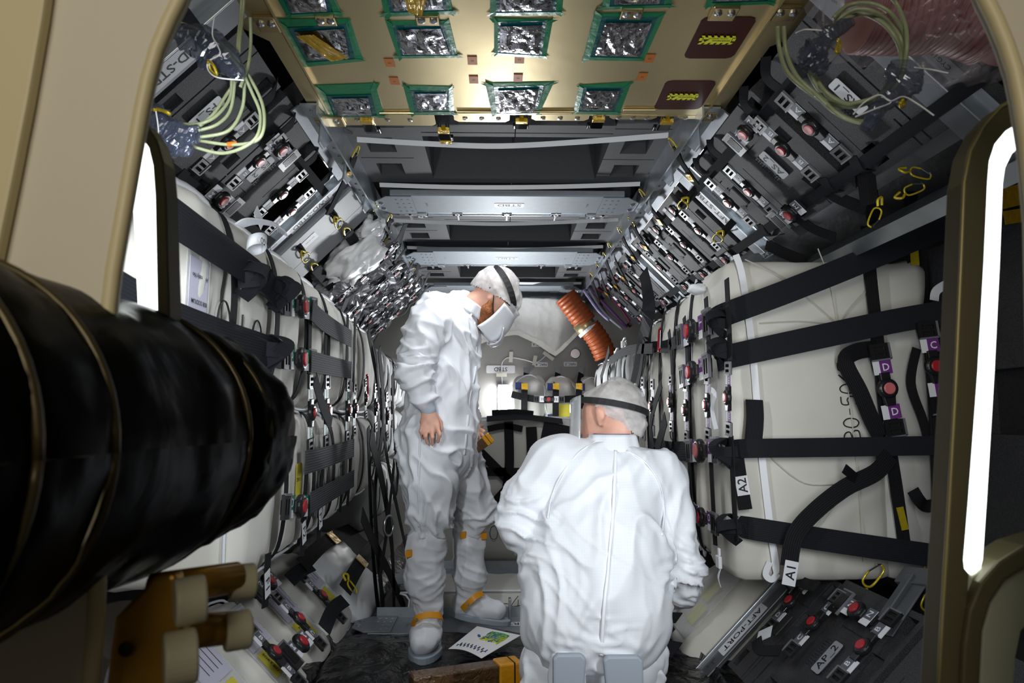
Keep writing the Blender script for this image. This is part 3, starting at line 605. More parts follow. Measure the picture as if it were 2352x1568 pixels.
# yellow snap hooks hanging on the diagonal beams
for (pl, A, B, l) in ((UR, (1575, 470), (1600, 438), 'yellow snap hook at the inner end of the AFT-STBD label'), (UR, (1655, 545), (1680, 515), 'yellow snap hook at the outer end of the AFT-STBD label'), (UL, (770, 512), (752, 478), 'yellow snap hook right of the left FWD-STBD label'), (UL, (695, 590), (676, 556), 'yellow snap hook below the left FWD-STBD label'), (LR, (1590, 1330), (1650, 1400), 'yellow snap hook over the yellow label beside the AFT-PORT beam'), (LR, (1690, 1290), (1740, 1315), 'yellow snap hook under the near corner of the quilted bag')):
    F, l_ = fr(pl, A, B, .035); hook(F, 1.25, l)
    F2 = Fr(F.p(.02, 0, .0), F.v, -F.u, F.n)
    if pl is not LR: strap([F.p(.05, 0, .01), F.p(.10, 0, .0), F.p(.16, 0, -.02)], F.n, .03, 'short black strap tied to the '+l.replace('yellow snap hook ', 'hook '), 'hook_tether', WEBN)
# wide strap hanging over the far upper right foam
strap([UR(1502, 600)+V((-.06, 0, -.06)), PX(.70)(1490, 700), PX(.72)(1478, 780), PX(.74)(1464, 860), PX(.76)(1440, 960)], V((-.6, -.8, 0)), .07, 'wide black strap hanging down over the far right foam and bags')
# FWD tapered padded straps over the grey box
for i, (A, B) in enumerate((((775, 508), (830, 590)), ((700, 590), (772, 672)))):
    hookstrap(UL, A, B, .055, 'padded black strap with amber tape hanging over the grey flat case, %s' % ('upper' if i == 0 else 'lower'), lift=.05, taped=.62, hk=1.3)
# ================================================================ SOFT BAGS
def bag_mb(F, w, h, d, r=.04, bulge=.02, wr=.008, seed=0, n=16, fq=7.):
    """F centre of the front face, n outward; body extends to -d"""
    C = F.p(0, 0, -d/2); H = (w/2, h/2, d/2); mb = MB(); A = (F.u, F.v, F.n)
    def pt(P):
        q = [max(-(H[i]-r), min(H[i]-r, P[i])) for i in range(3)]; D = V([P[i]-q[i] for i in range(3)])
        D = D.normalized() if D.length > 1e-6 else V((0, 0, 0)); x = V(q)+D*r
        s = [P[i]/H[i] for i in range(3)]
        for i in range(3):
            j, k = (i+1) % 3, (i+2) % 3
            if abs(s[i]) > .98: x[i] += math.copysign(bulge*(1 if i == 2 else .1)*(1-s[j]**4)*(1-s[k]**4), s[i])
        g = V((x[0]*fq+seed*7.3, x[1]*fq*.45+seed, x[2]*fq)); e = max(abs(s[0]), abs(s[1]))
        f = wr*noise.noise(g)+wr*1.0*(abs(noise.noise(g*2.3+V((9, 1, seed))))**.5-.35)
        x += D*f if D.length else V((0, 0, 0))
        return C+A[0]*x[0]+A[1]*x[1]+A[2]*x[2]
    for ax in range(3):
        for sg in (-1, 1):
            i, j = (ax+1) % 3, (ax+2) % 3; ni, nj = [max(4, int(n*H[q]*2/max(w, h))) if q != 2 or 1 else 6 for q in (i, j)]
            def f(a, b):
                P = [0, 0, 0]; P[ax] = sg*H[ax]; P[i] = (a*2-1)*H[i]; P[j] = (b*2-1)*H[j]; return pt(P)
            mb.grid(f, ni, nj)
    return mb
def weld(o, dist=1e-4):
    bm = bmesh.new(); bm.from_mesh(o.data); bmesh.ops.remove_doubles(bm, verts=bm.verts, dist=dist); bmesh.ops.recalc_face_normals(bm, faces=bm.faces); bm.to_mesh(o.data); bm.free()
    for p in o.data.polygons: p.use_smooth = True
GL = {'0': [[(0, .5), (.12, .9), (.35, 1), (.55, .8), (.6, .5), (.52, .15), (.3, 0), (.08, .15), (0, .5)]], '4': [[(.45, 1), (0, .35), (.6, .38)], [(.45, .75), (.42, 0)]], '5': [[(.55, 1), (.08, .97), (.03, .55), (.35, .6), (.55, .35), (.4, .05), (0, .05)]],
      '6': [[(.5, 1), (.1, .6), (.02, .25), (.25, 0), (.52, .2), (.4, .45), (.08, .32)]], '3': [[(0, .9), (.4, 1), (.5, .75), (.2, .55), (.55, .35), (.4, .02), (0, .1)]], 'B': [[(.05, 0), (.05, 1), (.4, .95), (.45, .65), (.1, .52), (.5, .4), (.5, .08), (.05, 0)]],
      '-': [[(.1, .5), (.5, .5)]], '.': [[(.2, 0), (.25, .04)]], 'C': [[(.5, .9), (.2, 1), (0, .5), (.2, 0), (.5, .1)]], '1': [[(.25, 1), (.25, 0)]], ' ': []}
def script(s, F, h, m, parent, th=.0022, name='handwritten_code'):
    mb = MB(); x = -len(s)*.37*h
    for c in s:
        for st in GL[c]: mb.tube(smooth([F.p(x+a*h, (b-.5)*h, .002) for a, b in st], 4), th, 5)
        x += .74*h
    return obj(name, mb, m, parent)
def bag(F, w, h, d, label, r=.04, bulge=.02, wr=.008, seed=0, piping=1, handle=None, code=None, m=None, group=None, name='cargo_bag', n=16, zipper=0, cat='bag', fq=7.):
    t = thing(name, label, cat, F.p(0, 0, -d/2)-V((0, 0, h/2)), group); o = obj('bag_body', bag_mb(F, w, h, d, r, bulge, wr, seed, n, fq), m or BAG, t); weld(o)
    if piping:
        c = r*.6; P = [(w/2-c, -h/2+.03), (w/2-.003, h/2-c*1.6), (w/2-c*1.6, h/2-.003), (-w/2+c*1.6, h/2-.003), (-w/2+.003, h/2-c*1.6), (-w/2+.003, -h/2+c*1.6), (-w/2+c*1.6, -h/2+.003), (w/2-c*1.6, -h/2+.003), (w/2-.003, -h/2+c*1.6)]
        obj('piping', MB().tube(smooth([F.p(a, b, -r*.45) for a, b in P[1:]+P[1:2]], 4), .005 if not zipper else .009, 6), ZIP, t, sm=True)
    if handle:
        for a in handle: obj('webbing_band', MB().ribbon([F.p(a, -h/2-.002, -r), F.p(a, -h/2+.06, bulge*.3+.007), F.p(a+.004, 0, bulge+.009), F.p(a, h/2-.06, bulge*.3+.007), F.p(a, h/2+.004, -r), F.p(a, h/2+.006, -d*.7)], F.n, .038, .003), WEBN, t)
    return t
LX, RX = -.72, .80
def LF(Y, z, c=0.): return Fr((LX+c, Y, z), (0, 1, 0), (0, 0, 1), (1, 0, 0))
def RF(Y, z, c=0.): return Fr((RX-c, Y, z), (0, -1, 0), (0, 0, 1), (-1, 0, 0))
def ly(px): return PX(LX)(px, 960).y
def ry(px): return PX(RX)(px, 960).y
ls = [ly(q) for q in (200, 372, 492, 600, 672, 728, 774, 815, 848)]
Ltop = [1.50, 1.495, 1.49, 1.485, 1.47, 1.46, 1.44, 1.42]
nms = ['nearest the camera behind the left lamp', 'with the pouch of paper labels', 'with the large handwritten 04', 'with the green T tag in front', 'next beyond the green T tag', 'crossed by the grey webbing strap', 'beside the silver film heap', 'farthest of the row']
for i in range(8):
    y0, y1 = ls[i], ls[i+1]; w_ = (y1-y0)*1.0; zt = Ltop[i]
    hh = zt-.985; t = bag(LF((y0+y1)/2, .985+hh/2), w_-.008, hh, .42, 'cream upper bag of the left wall, '+nms[i], r=.055, bulge=.03, wr=.016, seed=i, zipper=1, handle=[w_*.5-.012] if i > 0 else None, group='cream bags of the upper left row', n=20)
    if i == 2: script('04', Fr((LX+.034, y0+.12, 1.16), (0, -1, 0), (0, 0, -1), (1, 0, 0)), .13, INK, t, .0026); script('-0', Fr((LX+.034, y0+.24, 1.13), (0, 1, 0), (0, 0, 1), (1, 0, 0)), .13, INK, t, .0026)
    if i == 1:
        script('0', Fr((LX+.034, y1-.05, 1.17), (0, 1, 0), (0, 0, 1), (1, 0, 0)), .14, INK, t, .0026)
        F = LF(y0+.06, 1.18, .034); p = obj('clear_pouch', MB().box(F, -.06, .06, -.14, .14, 0, .002), mat('clear_pouch_film', (.9, .9, .92), .1, alpha=.35, bump=.4, bscale=30), t)
        obj('paper_label', MB().box(F, -.05, .045, .0, .13, .003, .004), mat('lavender_paper', (.62, .60, .74), .6), p); obj('yellow_label', MB().box(F, -.05, .05, -.135, -.02, .003, .004), YLAB, p)
        for k_, s_ in ((.09, 'Assembly No'), (.03, '808 SODIUM'), (-.05, '4.0 CTB'), (-.10, 'Launch D')): text(s_, Fr(F.p(-.0, k_, .006), -F.u, -F.v, F.n), .010, INK, p)
lo = [ly(q) for q in (545, 640, 705, 752, 790, 822, 850)]
for i in range(6):
    y0, y1 = lo[i], lo[i+1]; w_ = y1-y0
    t = bag(LF((y0+y1)/2, .73+.005*i), w_-.008, .50-.02*i, .42, 'cream lower bag of the left wall, %s from the camera' % ORD[i], r=.05, bulge=.025, wr=.012, seed=20+i, handle=[w_*.5-.012], group='cream bags of the lower left row', n=16)
    if i in (1, 3): label_plate(LF(y0+w_*.45, .74, .03), .07, .11, 'ZERO G', t, YLAB if i == 1 else LAB, 'paper_label', th=.014)
    if i == 2: script('0000', Fr((LX+.03, (y0+y1)/2, .72), (0, 1, 0), (0, 0, 1), (1, 0, 0)), .07, INK, t, .0012); text('ZERO G ONLY', Fr((LX+.03, (y0+y1)/2, .90), (0, -1, 0), (0, 0, -1), (1, 0, 0)), .025, INK, t)
# far left stack in the dark with hanging hardware
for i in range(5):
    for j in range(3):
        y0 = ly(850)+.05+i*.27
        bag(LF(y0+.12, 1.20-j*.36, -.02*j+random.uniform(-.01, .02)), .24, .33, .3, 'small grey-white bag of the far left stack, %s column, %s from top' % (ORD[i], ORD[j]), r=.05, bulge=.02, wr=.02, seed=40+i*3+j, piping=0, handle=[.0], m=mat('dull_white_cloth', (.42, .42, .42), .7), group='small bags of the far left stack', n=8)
# right wall row
rs = [2.335, ry(1628), ry(1590), ry(1552), ry(1520), ry(1492), ry(1466)]
rn = ['with the E strap in front, beside the quilted bag face', 'with the T and F tags in front', 'third from the camera', 'fourth from the camera', 'fifth from the camera', 'farthest of the cream row']
for i in range(1, 6):
    y0, y1 = rs[i], rs[i+1]; w_ = y1-y0; zt = [0, 1.495, 1.475, 1.465, 1.45, 1.42][i]; zb = .42+.012*i
    t = bag(RF((y0+y1)/2, (zt+zb)/2), w_-.006, zt-zb, .45, 'tall cream bag in the right wall row, '+rn[i], r=.06, bulge=.03, wr=.016, seed=60+i, handle=[0], group='tall cream bags of the right row', n=26)
    if i == 2: script('0005', Fr((RX-.034, (y0+y1)/2+.04, .93), (0, 0, 1), (0, 1, 0), (-1, 0, 0)), .11, INK, t, .0024)
    if i == 1: label_plate(RF((y0+y1)/2+.02, 1.20, .034), .11, .26, '', t, mat('lavender_paper', (.62, .60, .74), .6), 'paper_label'); text('LABEL KIT 02', Fr((RX-.036, (y0+y1)/2+.02, 1.24), (0, 0, 1), (0, 1, 0), (-1, 0, 0)), .018, INK, t)
# big quilted bag with its end to the camera
EY = 2.32
def EFp(x, z, c=0.): return Fr((x, EY-c, z), (1, 0, 0), (0, 0, 1), (0, -1, 0))
pe = PY(EY-.025)
def ef(px, py): return pe(px, py)
t = bag(EFp(1.055, .955), .53, 1.09, .30, 'big cream quilted bag at the right with handwritten B0-5065', r=.035, bulge=.012, wr=.006, seed=81, zipper=1, n=30, piping=0, fq=3)
obj('zipper', MB().ribbon([ef(1690, 585), ef(1706, 640), ef(1728, 800), ef(1745, 1000), ef(1768, 1200), ef(1782, 1300), ef(1776, 1312)], V((-.4, -1, 0)), .022, .004), ZIP, t)
obj('zipper_pull', MB().ribbon([ef(1768, 1290), ef(1758, 1318), ef(1772, 1330), ef(1786, 1316)], V((0, -1, 0)), .02, .003), ZIP, t)
for nm, P in (('quilt_seam', [(1712, 595), (1800, 640), (1925, 745)]), ('quilt_seam', [(1925, 745), (1960, 700), (2000, 660)]), ('quilt_seam', [(1880, 570), (1905, 640), (1925, 745), (1950, 900), (1972, 1100), (1985, 1290)]), ('quilt_seam', [(1745, 742), (1840, 738), (1925, 745)]), ('quilt_seam', [(1950, 1110), (1880, 1205), (1810, 1290)]), ('quilt_seam', [(1760, 1040), (1850, 1110), (1960, 1105)])):
    obj(nm, MB().tube(smooth([ef(*q)+V((0, .004, 0)) for q in P], 6), .0022, 5), mat('seam_thread', (.60, .58, .52), .8), t)
F, l_ = fr(Pl((0, EY-.015, 0), (0, -1, 0)), (1958, 1008), (1938, 826)); script('B0-5065', F.off(0, 0, .002), .052, INK, t, .0022)
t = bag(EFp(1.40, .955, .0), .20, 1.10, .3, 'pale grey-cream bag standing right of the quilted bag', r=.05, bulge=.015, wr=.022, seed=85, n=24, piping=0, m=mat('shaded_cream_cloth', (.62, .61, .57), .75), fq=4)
t = bag(EFp(1.545, .86, .03), .07, .80, .3, 'narrow cream bag edge at the far right behind the C strap', r=.03, bulge=.005, wr=.006, seed=86, n=18, piping=0)
obj('white_handle', MB().ribbon([pe(2145, 690), pe(2150, 668), pe(2175, 652), pe(2192, 650)], V((0, -1, 0)), .03, .003), ZIP, t)
# broad elastic straps over the quilted bag and toward the hatch
def estr(pts, label, w=.075, Y=2.25, m=None):
    return strap([PY(y)(px, py) for px, py, y in pts], V((0, -1, 0)), w, label, 'elastic_strap', m, group=None)
estr([(1640, 735, 2.50), (1665, 722, 2.30), (1800, 672, 2.24), (1980, 600, 2.22), (2200, 505, 2.2), (2352, 440, 2.15)], 'topmost broad black strap rising over the quilted bag', .080)
estr([(1645, 830, 2.50), (1668, 820, 2.30), (1850, 780, 2.24), (2050, 738, 2.22), (2200, 712, 2.2), (2400, 675, 2.15)], 'second broad black strap over the quilted bag, above the D tags', .080)
estr([(1665, 1035, 2.45), (1700, 1030, 2.27), (1900, 1027, 2.24), (2200, 1022, 2.2), (2400, 1020, 2.15)], 'level broad black strap across the middle of the quilted bag', .062)
estr([(1690, 1205, 2.42), (1720, 1212, 2.27), (1900, 1240, 2.23), (2050, 1262, 2.21), (2200, 1283, 2.2)], 'lowest broad black strap across the quilted bag', .072)
estr([(1990, 520, 2.29), (2000, 640, 2.27), (2020, 820, 2.27), (2040, 1000, 2.27), (2060, 1130, 2.27), (2082, 1290, 2.27)], 'tall black strap with yellow tag down the right edge of the quilted bag', .042, m=WEBN)
F, _ = fr(PY(2.26), (2066, 1165), (2078, 1215)); o = obj('yellow_tag', MB().box(F, -.037, .037, -.011, .011, 0, .004), YEL); tag(o, 'small yellow printed tag on the tall black strap right of the quilted bag', 'tag')
estr([(2090, 440, 2.33), (2095, 520, 2.33), (2102, 660, 2.33), (2100, 760, 2.33)], 'black strap with yellow tape hanging against the dark foam, far right', .05, m=WEBN)
estr([(1990, 330, 2.2), (1998, 420, 2.25), (2004, 480, 2.3), (2018, 555, 2.28)], 'black strap dropping from the upper right foam to the white patch', .055, m=WEBN)
F, _ = fr(PY(2.27), (1998, 535), (2030, 525)); o = obj('white_patch', MB().prism(F, [(-.03, -.05), (.035, -.05), (.02, .03), (-.03, .02)], 0, .002), LAB); tag(o, 'blank white patch on the black strap above the quilted bag', 'label')
F, _ = fr(PY(2.30), (2090, 590), (2110, 590)); o = obj('yellow_tag', MB().box(F, -.014, .014, -.03, .03, .0, .004), YEL); tag(o, 'yellow tape tag on the strap against the dark foam at far right', 'tag')
estr([(2015, 800, 2.27), (1965, 808, 2.24), (1942, 832, 2.22), (1975, 900, 2.22), (2000, 960, 2.23), (2022, 1003, 2.24)], 'slack folded black strap end left of the D tags', .055, m=WEBN)
estr([(2045, 1045, 2.22), (2010, 1085, 2.20), (1940, 1120, 2.19), (1870, 1175, 2.18), (1825, 1230, 2.17), (1812, 1300, 2.17)], 'curved black strap hanging to the A1 tag', .055, m=WEBN)
estr([(1965, 1098, 2.19), (1950, 1085, 2.16), (1938, 1075, 2.14)], 'short stiff strap end sticking out from the curved strap', .03, m=WEBN)
F, _ = fr(PY(2.165), (1812, 1335), (1818, 1297)); t = thing('tag_a_one', 'white tag reading A1 below the quilted bag', 'tag', F.o); t.name = 'printed_tag'; ORG[t.name] = V(F.o)
label_plate(F, .075, .042, 'A1', t, LAB, 'tag_card', th=.028, r=.02)
estr([(2105, 800, 2.25), (2092, 880, 2.24), (2118, 960, 2.25), (2130, 1000, 2.25)], 'wavy black strap beside the C tags', .03, m=WEBN)
estr([(2135, 700, 2.24), (2150, 850, 2.23), (2160, 1000, 2.23), (2165, 1160, 2.23)], 'dark backing strap behind the C tags', .07, m=WEBN)
estr([(2162, 1155, 2.22), (2128, 1162, 2.22), (2112, 1150, 2.20), (2096, 1125, 2.2)], 'black strap stub with square end, right of the yellow tag', .04, m=WEBN)
chain_px(PY(2.24), (2012, 790), (2055, 1002), 'D', 'p', 90, 'purple D tag buckle strap at the right edge of the quilted bag', lift=.0, red=PINK)
chain_px(PY(2.21), (2122, 740), (2160, 950), 'C', 'p', 90, 'purple C tag buckle strap with red button beside the right hatch edge', lift=.0)
# right wall hardware
pr = PX(RX-.045)
def rst(pts, label, w=.04, m=None, lift=0): return strap([PX(RX-.045-lift)(*q) for q in pts], V((-1, 0, 0)), w, label, 'black_strap', m or WEBN)
chain_px(pr, (1566, 778), (1642, 738), 'T', 'p', 90, 'purple T tag buckle strap on the right bag row', red=RED, lift=.0)
chain_px(pr, (1570, 868), (1640, 838), 'S', 'p', 90, 'purple S tag buckle strap on the right bag row', red=RED, lift=.0)
chain_px(pr, (1586, 1036), (1662, 1034), 'R', 'p', 0, 'purple R tag buckle strap on the right bag row', red=PINK, lift=.0)
chain_px(pr, (1592, 1172), (1655, 1206), 'O', 'p', 0, 'purple tag buckle strap low on the right bag row', red=RED, lift=.0)
for (x, a, b, L_, nm) in ((1678, 830, 1000, 'E', 'nearest vertical strap with purple E tags on the right bags'), (1630, 852, 1012, 'F', 'vertical strap with purple F tags below the S tag'), (1580, 872, 1015, 'G', 'vertical strap with purple G tags on the right bags'), (1545, 860, 990, 'H', 'farthest vertical strap with purple tags on the right bags')):
    chain_px(pr, (x, a), (x+2, b), L_, 'p', 90, nm, red=PINK, lift=.0)
    rst([(x-8, 640+(1678-x)*.9), (x-2, 760+(1678-x)*.4), (x, a)], 'black strap above the vertical %s tag strap, right bags' % L_); rst([(x+2, b), (x+6, b+90), (x+14, min(1290, b+240))], 'black strap below the vertical %s tag strap, right bags' % L_)
rst([(1566, 778), (1530, 795), (1490, 800), (1455, 830)], 'broad black strap running back from the purple T tag', .055, WEB)
rst([(1586, 1036), (1545, 1035), (1520, 1030), (1490, 1020)], 'broad black strap running back from the purple R tag', .08, WEB)
rst([(1592, 1172), (1570, 1155), (1540, 1140)], 'broad black strap running back from the lowest purple tag', .08, WEB)
estr([(1732, 918, 2.28), (1734, 960, 2.27), (1730, 1015, 2.26)], 'short stitched black strap end above the level strap', .058)
estr([(1693, 1052, 2.28), (1700, 1100, 2.27), (1712, 1170, 2.26)], 'black strap carrying the A2 tag', .045, m=WEBN)
F, _ = fr(PY(2.25), (1708, 1132), (1702, 1098)); t = thing('printed_tag', 'white tag reading A2 left of the quilted bag zipper', 'tag', F.o); label_plate(F, .062, .042, 'A2', t, LAB, 'tag_card', th=.028, r=.02)
def folded(c, w, label, group, sx, seed):
    rr = random.Random(seed); t = thing('strap_fold', label, 'strap', c, group)
    for q in range(3):
        an = rr.uniform(-.9, .9)+q*1.0; d = V((0, math.cos(an)*.8, math.sin(an))); n = V((-sx*1., -.5, .2*q)).normalized(); e = V((-sx, -.3, 0))
        obj('folded_webbing', MB().ribbon([c-d*.05-e*.02, c-d*.02+e*.015, c+d*.02+e*(.03+.012*q), c+d*.045+e*.010, c+d*.03-e*.02], [n, n, n, (n+d).normalized(), d], w, .003), WEB, t)
for (c, r_, s_, nm) in (((1655, 740), .055, 5, 'topmost'), ((1660, 805), .05, 7, 'second'), ((1672, 1038), .045, 9, 'level'), ((1680, 1212), .055, 11, 'lowest')):
    folded(PX(RX-.05)(*c), .034, 'bunched strap fold at the left end of the %s broad strap on the quilted bag' % nm, None, 1, s_)
# far right stack
for i in range(5):
    for j in range(2):
        y0 = rs[-1]+.04+i*.30
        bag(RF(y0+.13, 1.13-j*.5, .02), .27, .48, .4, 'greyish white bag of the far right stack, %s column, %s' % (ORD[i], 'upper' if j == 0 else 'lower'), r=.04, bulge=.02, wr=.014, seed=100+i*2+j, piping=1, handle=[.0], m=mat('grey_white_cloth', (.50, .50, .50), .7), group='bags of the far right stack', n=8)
pq = PX(RX-.07)
k = 0
for (x, a, b) in ((1503, 870, 1000), (1482, 865, 1010), (1466, 880, 1020), (1452, 890, 1010)):
    chain_px(pq, (x, a), (x+1, b), 'J', 'k', 90, 'small chrome buckle strap hanging beyond the hairnet, %s from the right' % ORD[k], red=PINK, lift=.0, group='far buckle straps on the right wall'); k += 1
for i, (pts, w_) in enumerate((([(1530, 960), (1500, 1060), (1470, 1120)], .07), ([(1520, 880), (1495, 980), (1520, 1090), (1560, 1160)], .05), ([(1400, 830), (1440, 805), (1500, 800)], .05), ([(1480, 780), (1470, 860), (1450, 930)], .05), ([(1380, 870), (1392, 830), (1400, 800)], .05), ([(1545, 1040), (1570, 1120), (1600, 1180)], .04))):
    rst(pts, 'loose black strap among the far right bags, %s from the top' % ORD[i], w_, lift=.04)
# left wall hardware
pl_ = PX(LX+.045)
def lst(pts, label, w=.04, m=None, lift=0): return strap([PX(LX+.045+lift)(*q) for q in pts], V((1, 0, 0)), w, label, 'black_strap' if m is not WEBG else 'grey_strap', m or WEBN)
chain_px(pl_, (640, 694), (716, 712), 'T', 'g', 0, 'green T tag buckle strap on the left bags', red=RED, lift=0)
chain_px(pl_, (640, 818), (714, 830), 'S', 'g', 0, 'green S tag buckle strap on the left bags', red=RED, lift=0)
chain_px(pl_, (640, 1165), (712, 1160), 'O', 'g', 0, 'green tag buckle strap low on the left bags', red=RED, lift=0)
for (x, a, b, L_, nm) in ((708, 860, 1040, 'E', 'nearest vertical strap with green E tags and red button'), (745, 862, 1030, 'F', 'second vertical green-tag strap on the left bags'), (794, 872, 1015, 'G', 'third vertical green-tag strap on the left bags'), (811, 878, 1000, 'H', 'fourth vertical green-tag strap on the left bags')):
    chain_px(pl_, (x, a), (x-2, b), L_, 'g', 90, nm, red=RED if x == 708 else PINK, lift=0)
    lst([(x+4, a-150), (x+2, a-60), (x, a)], 'black strap above the vertical strap with green %s tags' % L_); lst([(x-2, b), (x-8, b+90), (x-14, b+160)], 'black strap below the vertical strap with green %s tags' % L_)
lst([(205, 380), (300, 432), (385, 490), (500, 570), (600, 640), (650, 690)], 'topmost broad black strap running down the left bags to the green T tag', .085, WEB, .02)
lst([(250, 665), (390, 735), (520, 778), (600, 800), (645, 815)], 'second broad black strap running to the green S tag', .085, WEB, .02)
lst([(716, 712), (735, 732), (770, 757), (806, 778)], 'broad grey ribbed strap beyond the green T tag', .075, WEBG, .02)
lst([(714, 830), (740, 836), (806, 850)], 'broad grey ribbed strap beyond the green S tag', .075, WEBG, .02)
lst([(700, 1062), (740, 1052), (812, 1028)], 'broad grey ribbed strap below the green E tags', .08, WEBG, .02)
lst([(712, 1155), (740, 1140), (812, 1098)], 'lowest broad grey ribbed strap on the left bags', .075, WEBG, .02)
lst([(722, 870), (740, 930), (760, 975)], 'loose black strap tail hanging beside the green E tags', .06, WEB, .05)
for (c, s_, nm) in (((575, 640), 5, 'topmost'), ((640, 672), 8, 'green T'), ((622, 806), 9, 'second')): folded(PX(LX+.07)(*c), .042, 'bunched black strap fold on the left bags at the %s strap' % nm, None, -1, s_)
for (x, y, s_, nm) in ((694, 1222, 'F2', 'lower'), (732, 1190, 'F2', 'upper'), (609, 1340, 'F1', 'only F1')):
    F, _ = fr(pl_, (x, y-20), (x+1, y+20)); lst([(x+6, y-70), (x+2, y), (x-2, y+55)], 'black strap carrying the %s tag, %s' % (s_, nm), .05, None, -.004)
    t = thing('printed_tag', 'white tag reading %s on the left bags%s' % (s_, '' if s_ == 'F1' else ', the %s one' % nm), 'tag', F.o); label_plate(F.off(0, 0, .006), .075, .045, s_, t, LAB, 'tag_card', th=.03, r=.02)
k = 0
for (x, a, b) in ((836, 870, 960), (858, 880, 990), (872, 890, 1000), (884, 900, 1010), (897, 890, 980), (850, 985, 1060)):
    chain_px(PX(LX+.09), (x, a), (x+1, b), 'J', 'k', 90, 'small chrome buckle strap left of the standing man, %s from the left' % ORD[k], red=PINK, lift=0, group='far buckle straps on the left wall'); k += 1
for i, (pts, w_, z) in enumerate((([(845, 760), (870, 900), (890, 1060), (930, 1250)], .05, .10), ([(870, 800), (880, 960), (860, 1150), (880, 1400)], .07, .12), ([(850, 1000), (880, 1120), (900, 1260), (905, 1420)], .08, .14), ([(845, 980), (850, 1150), (858, 1300), (870, 1420)], .06, .10), ([(900, 860), (905, 1000), (915, 1100)], .05, .14), ([(905, 1060), (890, 1200), (870, 1340)], .06, .16), ([(830, 1180), (860, 1250), (900, 1330), (930, 1400)], .06, .14))):
    lst(pts, 'black strap hanging in the dark gap left of the standing man, %s' % ORD[i], w_, None, z)
p0 = PX(LX+.22)(893, 1207); t = thing('steel_ring', 'steel D-ring hanging on black straps left of the standing man', 'ring', p0); obj('ring', MB().ring(Fr(p0, (.5, .8, 0), (0, 0, 1), (.8, -.5, 0)), .034, .005, 20, ry=.045), STEEL, t, sm=True)
# red carabiners
for (c, A, nm) in ((1, (1515, 780), 'red carabiner on the right bag row by the purple T strap'), (-1, (843, 885), 'red carabiner among the far left bags')):
    p0 = (PX(RX-.09) if c > 0 else PX(LX+.09))(*A); F = Fr(p0, (0, .3, -.95), (0, .95, .3), (-c, 0, 0)); t = thing('carabiner', nm, 'carabiner', p0)
    obj('body', MB().tube(smooth([F.p(a, b) for a, b in ((-.05, 0), (-.04, .016), (.04, .012), (.05, -.002), (.035, -.014))], 5), .005, 8), REDM, t, sm=True); obj('gate', MB().tube([F.p(.035, -.014), F.p(-.045, -.008)], .003, 6), STEEL, t)
# ================================================================ LOWER LEFT BAGS
for i, (a, b, w_, l, c, lab, mm) in enumerate(((.24, 2.12, .46, .30, 0, 'cream kit bag with yellow label and KIT - 4, bottom left', BAG), (.23, 2.45, .46, .32, .0, 'cream bag with the M and C tags, lower left', BAG), (.22, 2.80, .44, .32, .0, 'cream bag with a folded tag and yellow label, lower left', BAG), (.24, 3.16, .46, .34, .02, 'cream bag under the white paper form, lower left', BAG), (.20, 3.55, .50, .50, .07, 'white satin pillow-like bag beyond the crossed straps, lower left', mat('white_satin', (.80, .80, .82), .35)))):
    F = DF(-1, 0, a, b, c); t = bag(F, w_, l, .22, lab, r=.07, bulge=.03, wr=.016, seed=130+i, m=mm, n=20, piping=i < 4)
    if i < 4:
        G = F.off(-.02, -.02, .036); po = obj('document_pouch', MB().box(G, -.14, .15, -.10, .09, -.004, 0), mat('clear_pouch_film', (.9, .9, .92), .1, alpha=.35), t)
        obj('paper_form', MB().box(G, -.13, .02, -.09, .08, .001, .002), mat('lavender_paper', (.62, .60, .74), .6), po); obj('yellow_label', MB().box(G, .035, .13, -.085, .05, .001, .002), YLAB, po)
        text(('KIT - 4', 'SORT KIT', 'KIT - 1', 'PARTS')[i], G.off(.082, -.05, .003), .013, INK, po)
        for q in range(4): obj('printed_line', MB().box(G, -.12, -.01, .05-q*.03, .052-q*.03, .003, .0035), INK, po)
def ll(a, b, L_, lab, kind='full', ax=0, k=1.0): uc(-1, 0, a, b, L_, lab, k, RED, kind, ax=ax, rot=-ax, lift=.09)
ll(.18, 2.30, 'B', 'buckle strap with B tag on the kit bag at the lower left'); ll(.20, 2.62, 'C', 'buckle strap with C tag at the lower left'); ll(.20, 2.95, 'D', 'buckle strap with D tag at the lower left'); ll(.14, 2.46, 'M', 'wide cam buckle with M tag and red button, lower left', 'cam', 90, 1.2); ll(.38, 2.62, 'N', 'cam buckle with N tag beside the gold fitting', 'cam', 90, 1.2)
for i, (P, w_) in enumerate((([(640, 1350), (700, 1292), (760, 1258), (815, 1235)], .07), ([(742, 1405), (775, 1350), (810, 1300), (838, 1262)], .07))):
    o = strap([LL(*q)+V((RT, 0, RT))*.13 for q in P], V((RT, 0, RT)), w_, '%s of the two crossed black straps with amber tape, lower left' % ('upper' if i == 0 else 'lower'), m=WEBN)
    q = LL(*P[1])+V((RT, 0, RT))*.137; q2 = LL(*P[2])+V((RT, 0, RT))*.137; e = (q2-q)*.2; o = obj('amber_tape', MB().ribbon([q+e, q+e*2.0], V((RT, 0, RT)), w_*1.03, .004, sm=False), KAP); tag(o, 'amber tape band on the %s crossed strap at the lower left' % ('upper' if i == 0 else 'lower'), 'tape')
strap([LL(*q)+V((RT, 0, RT))*.12 for q in ((612, 1385), (640, 1360), (668, 1345))], V((RT, 0, RT)), .06, 'broad black strap beside the F1 tag', m=WEB)
strap([LL(*q)+V((RT, 0, RT))*.12 for q in ((690, 1500), (715, 1450), (745, 1425))], V((RT, 0, RT)), .06, 'broad twisted black strap below the D tag, lower left', m=WEB)
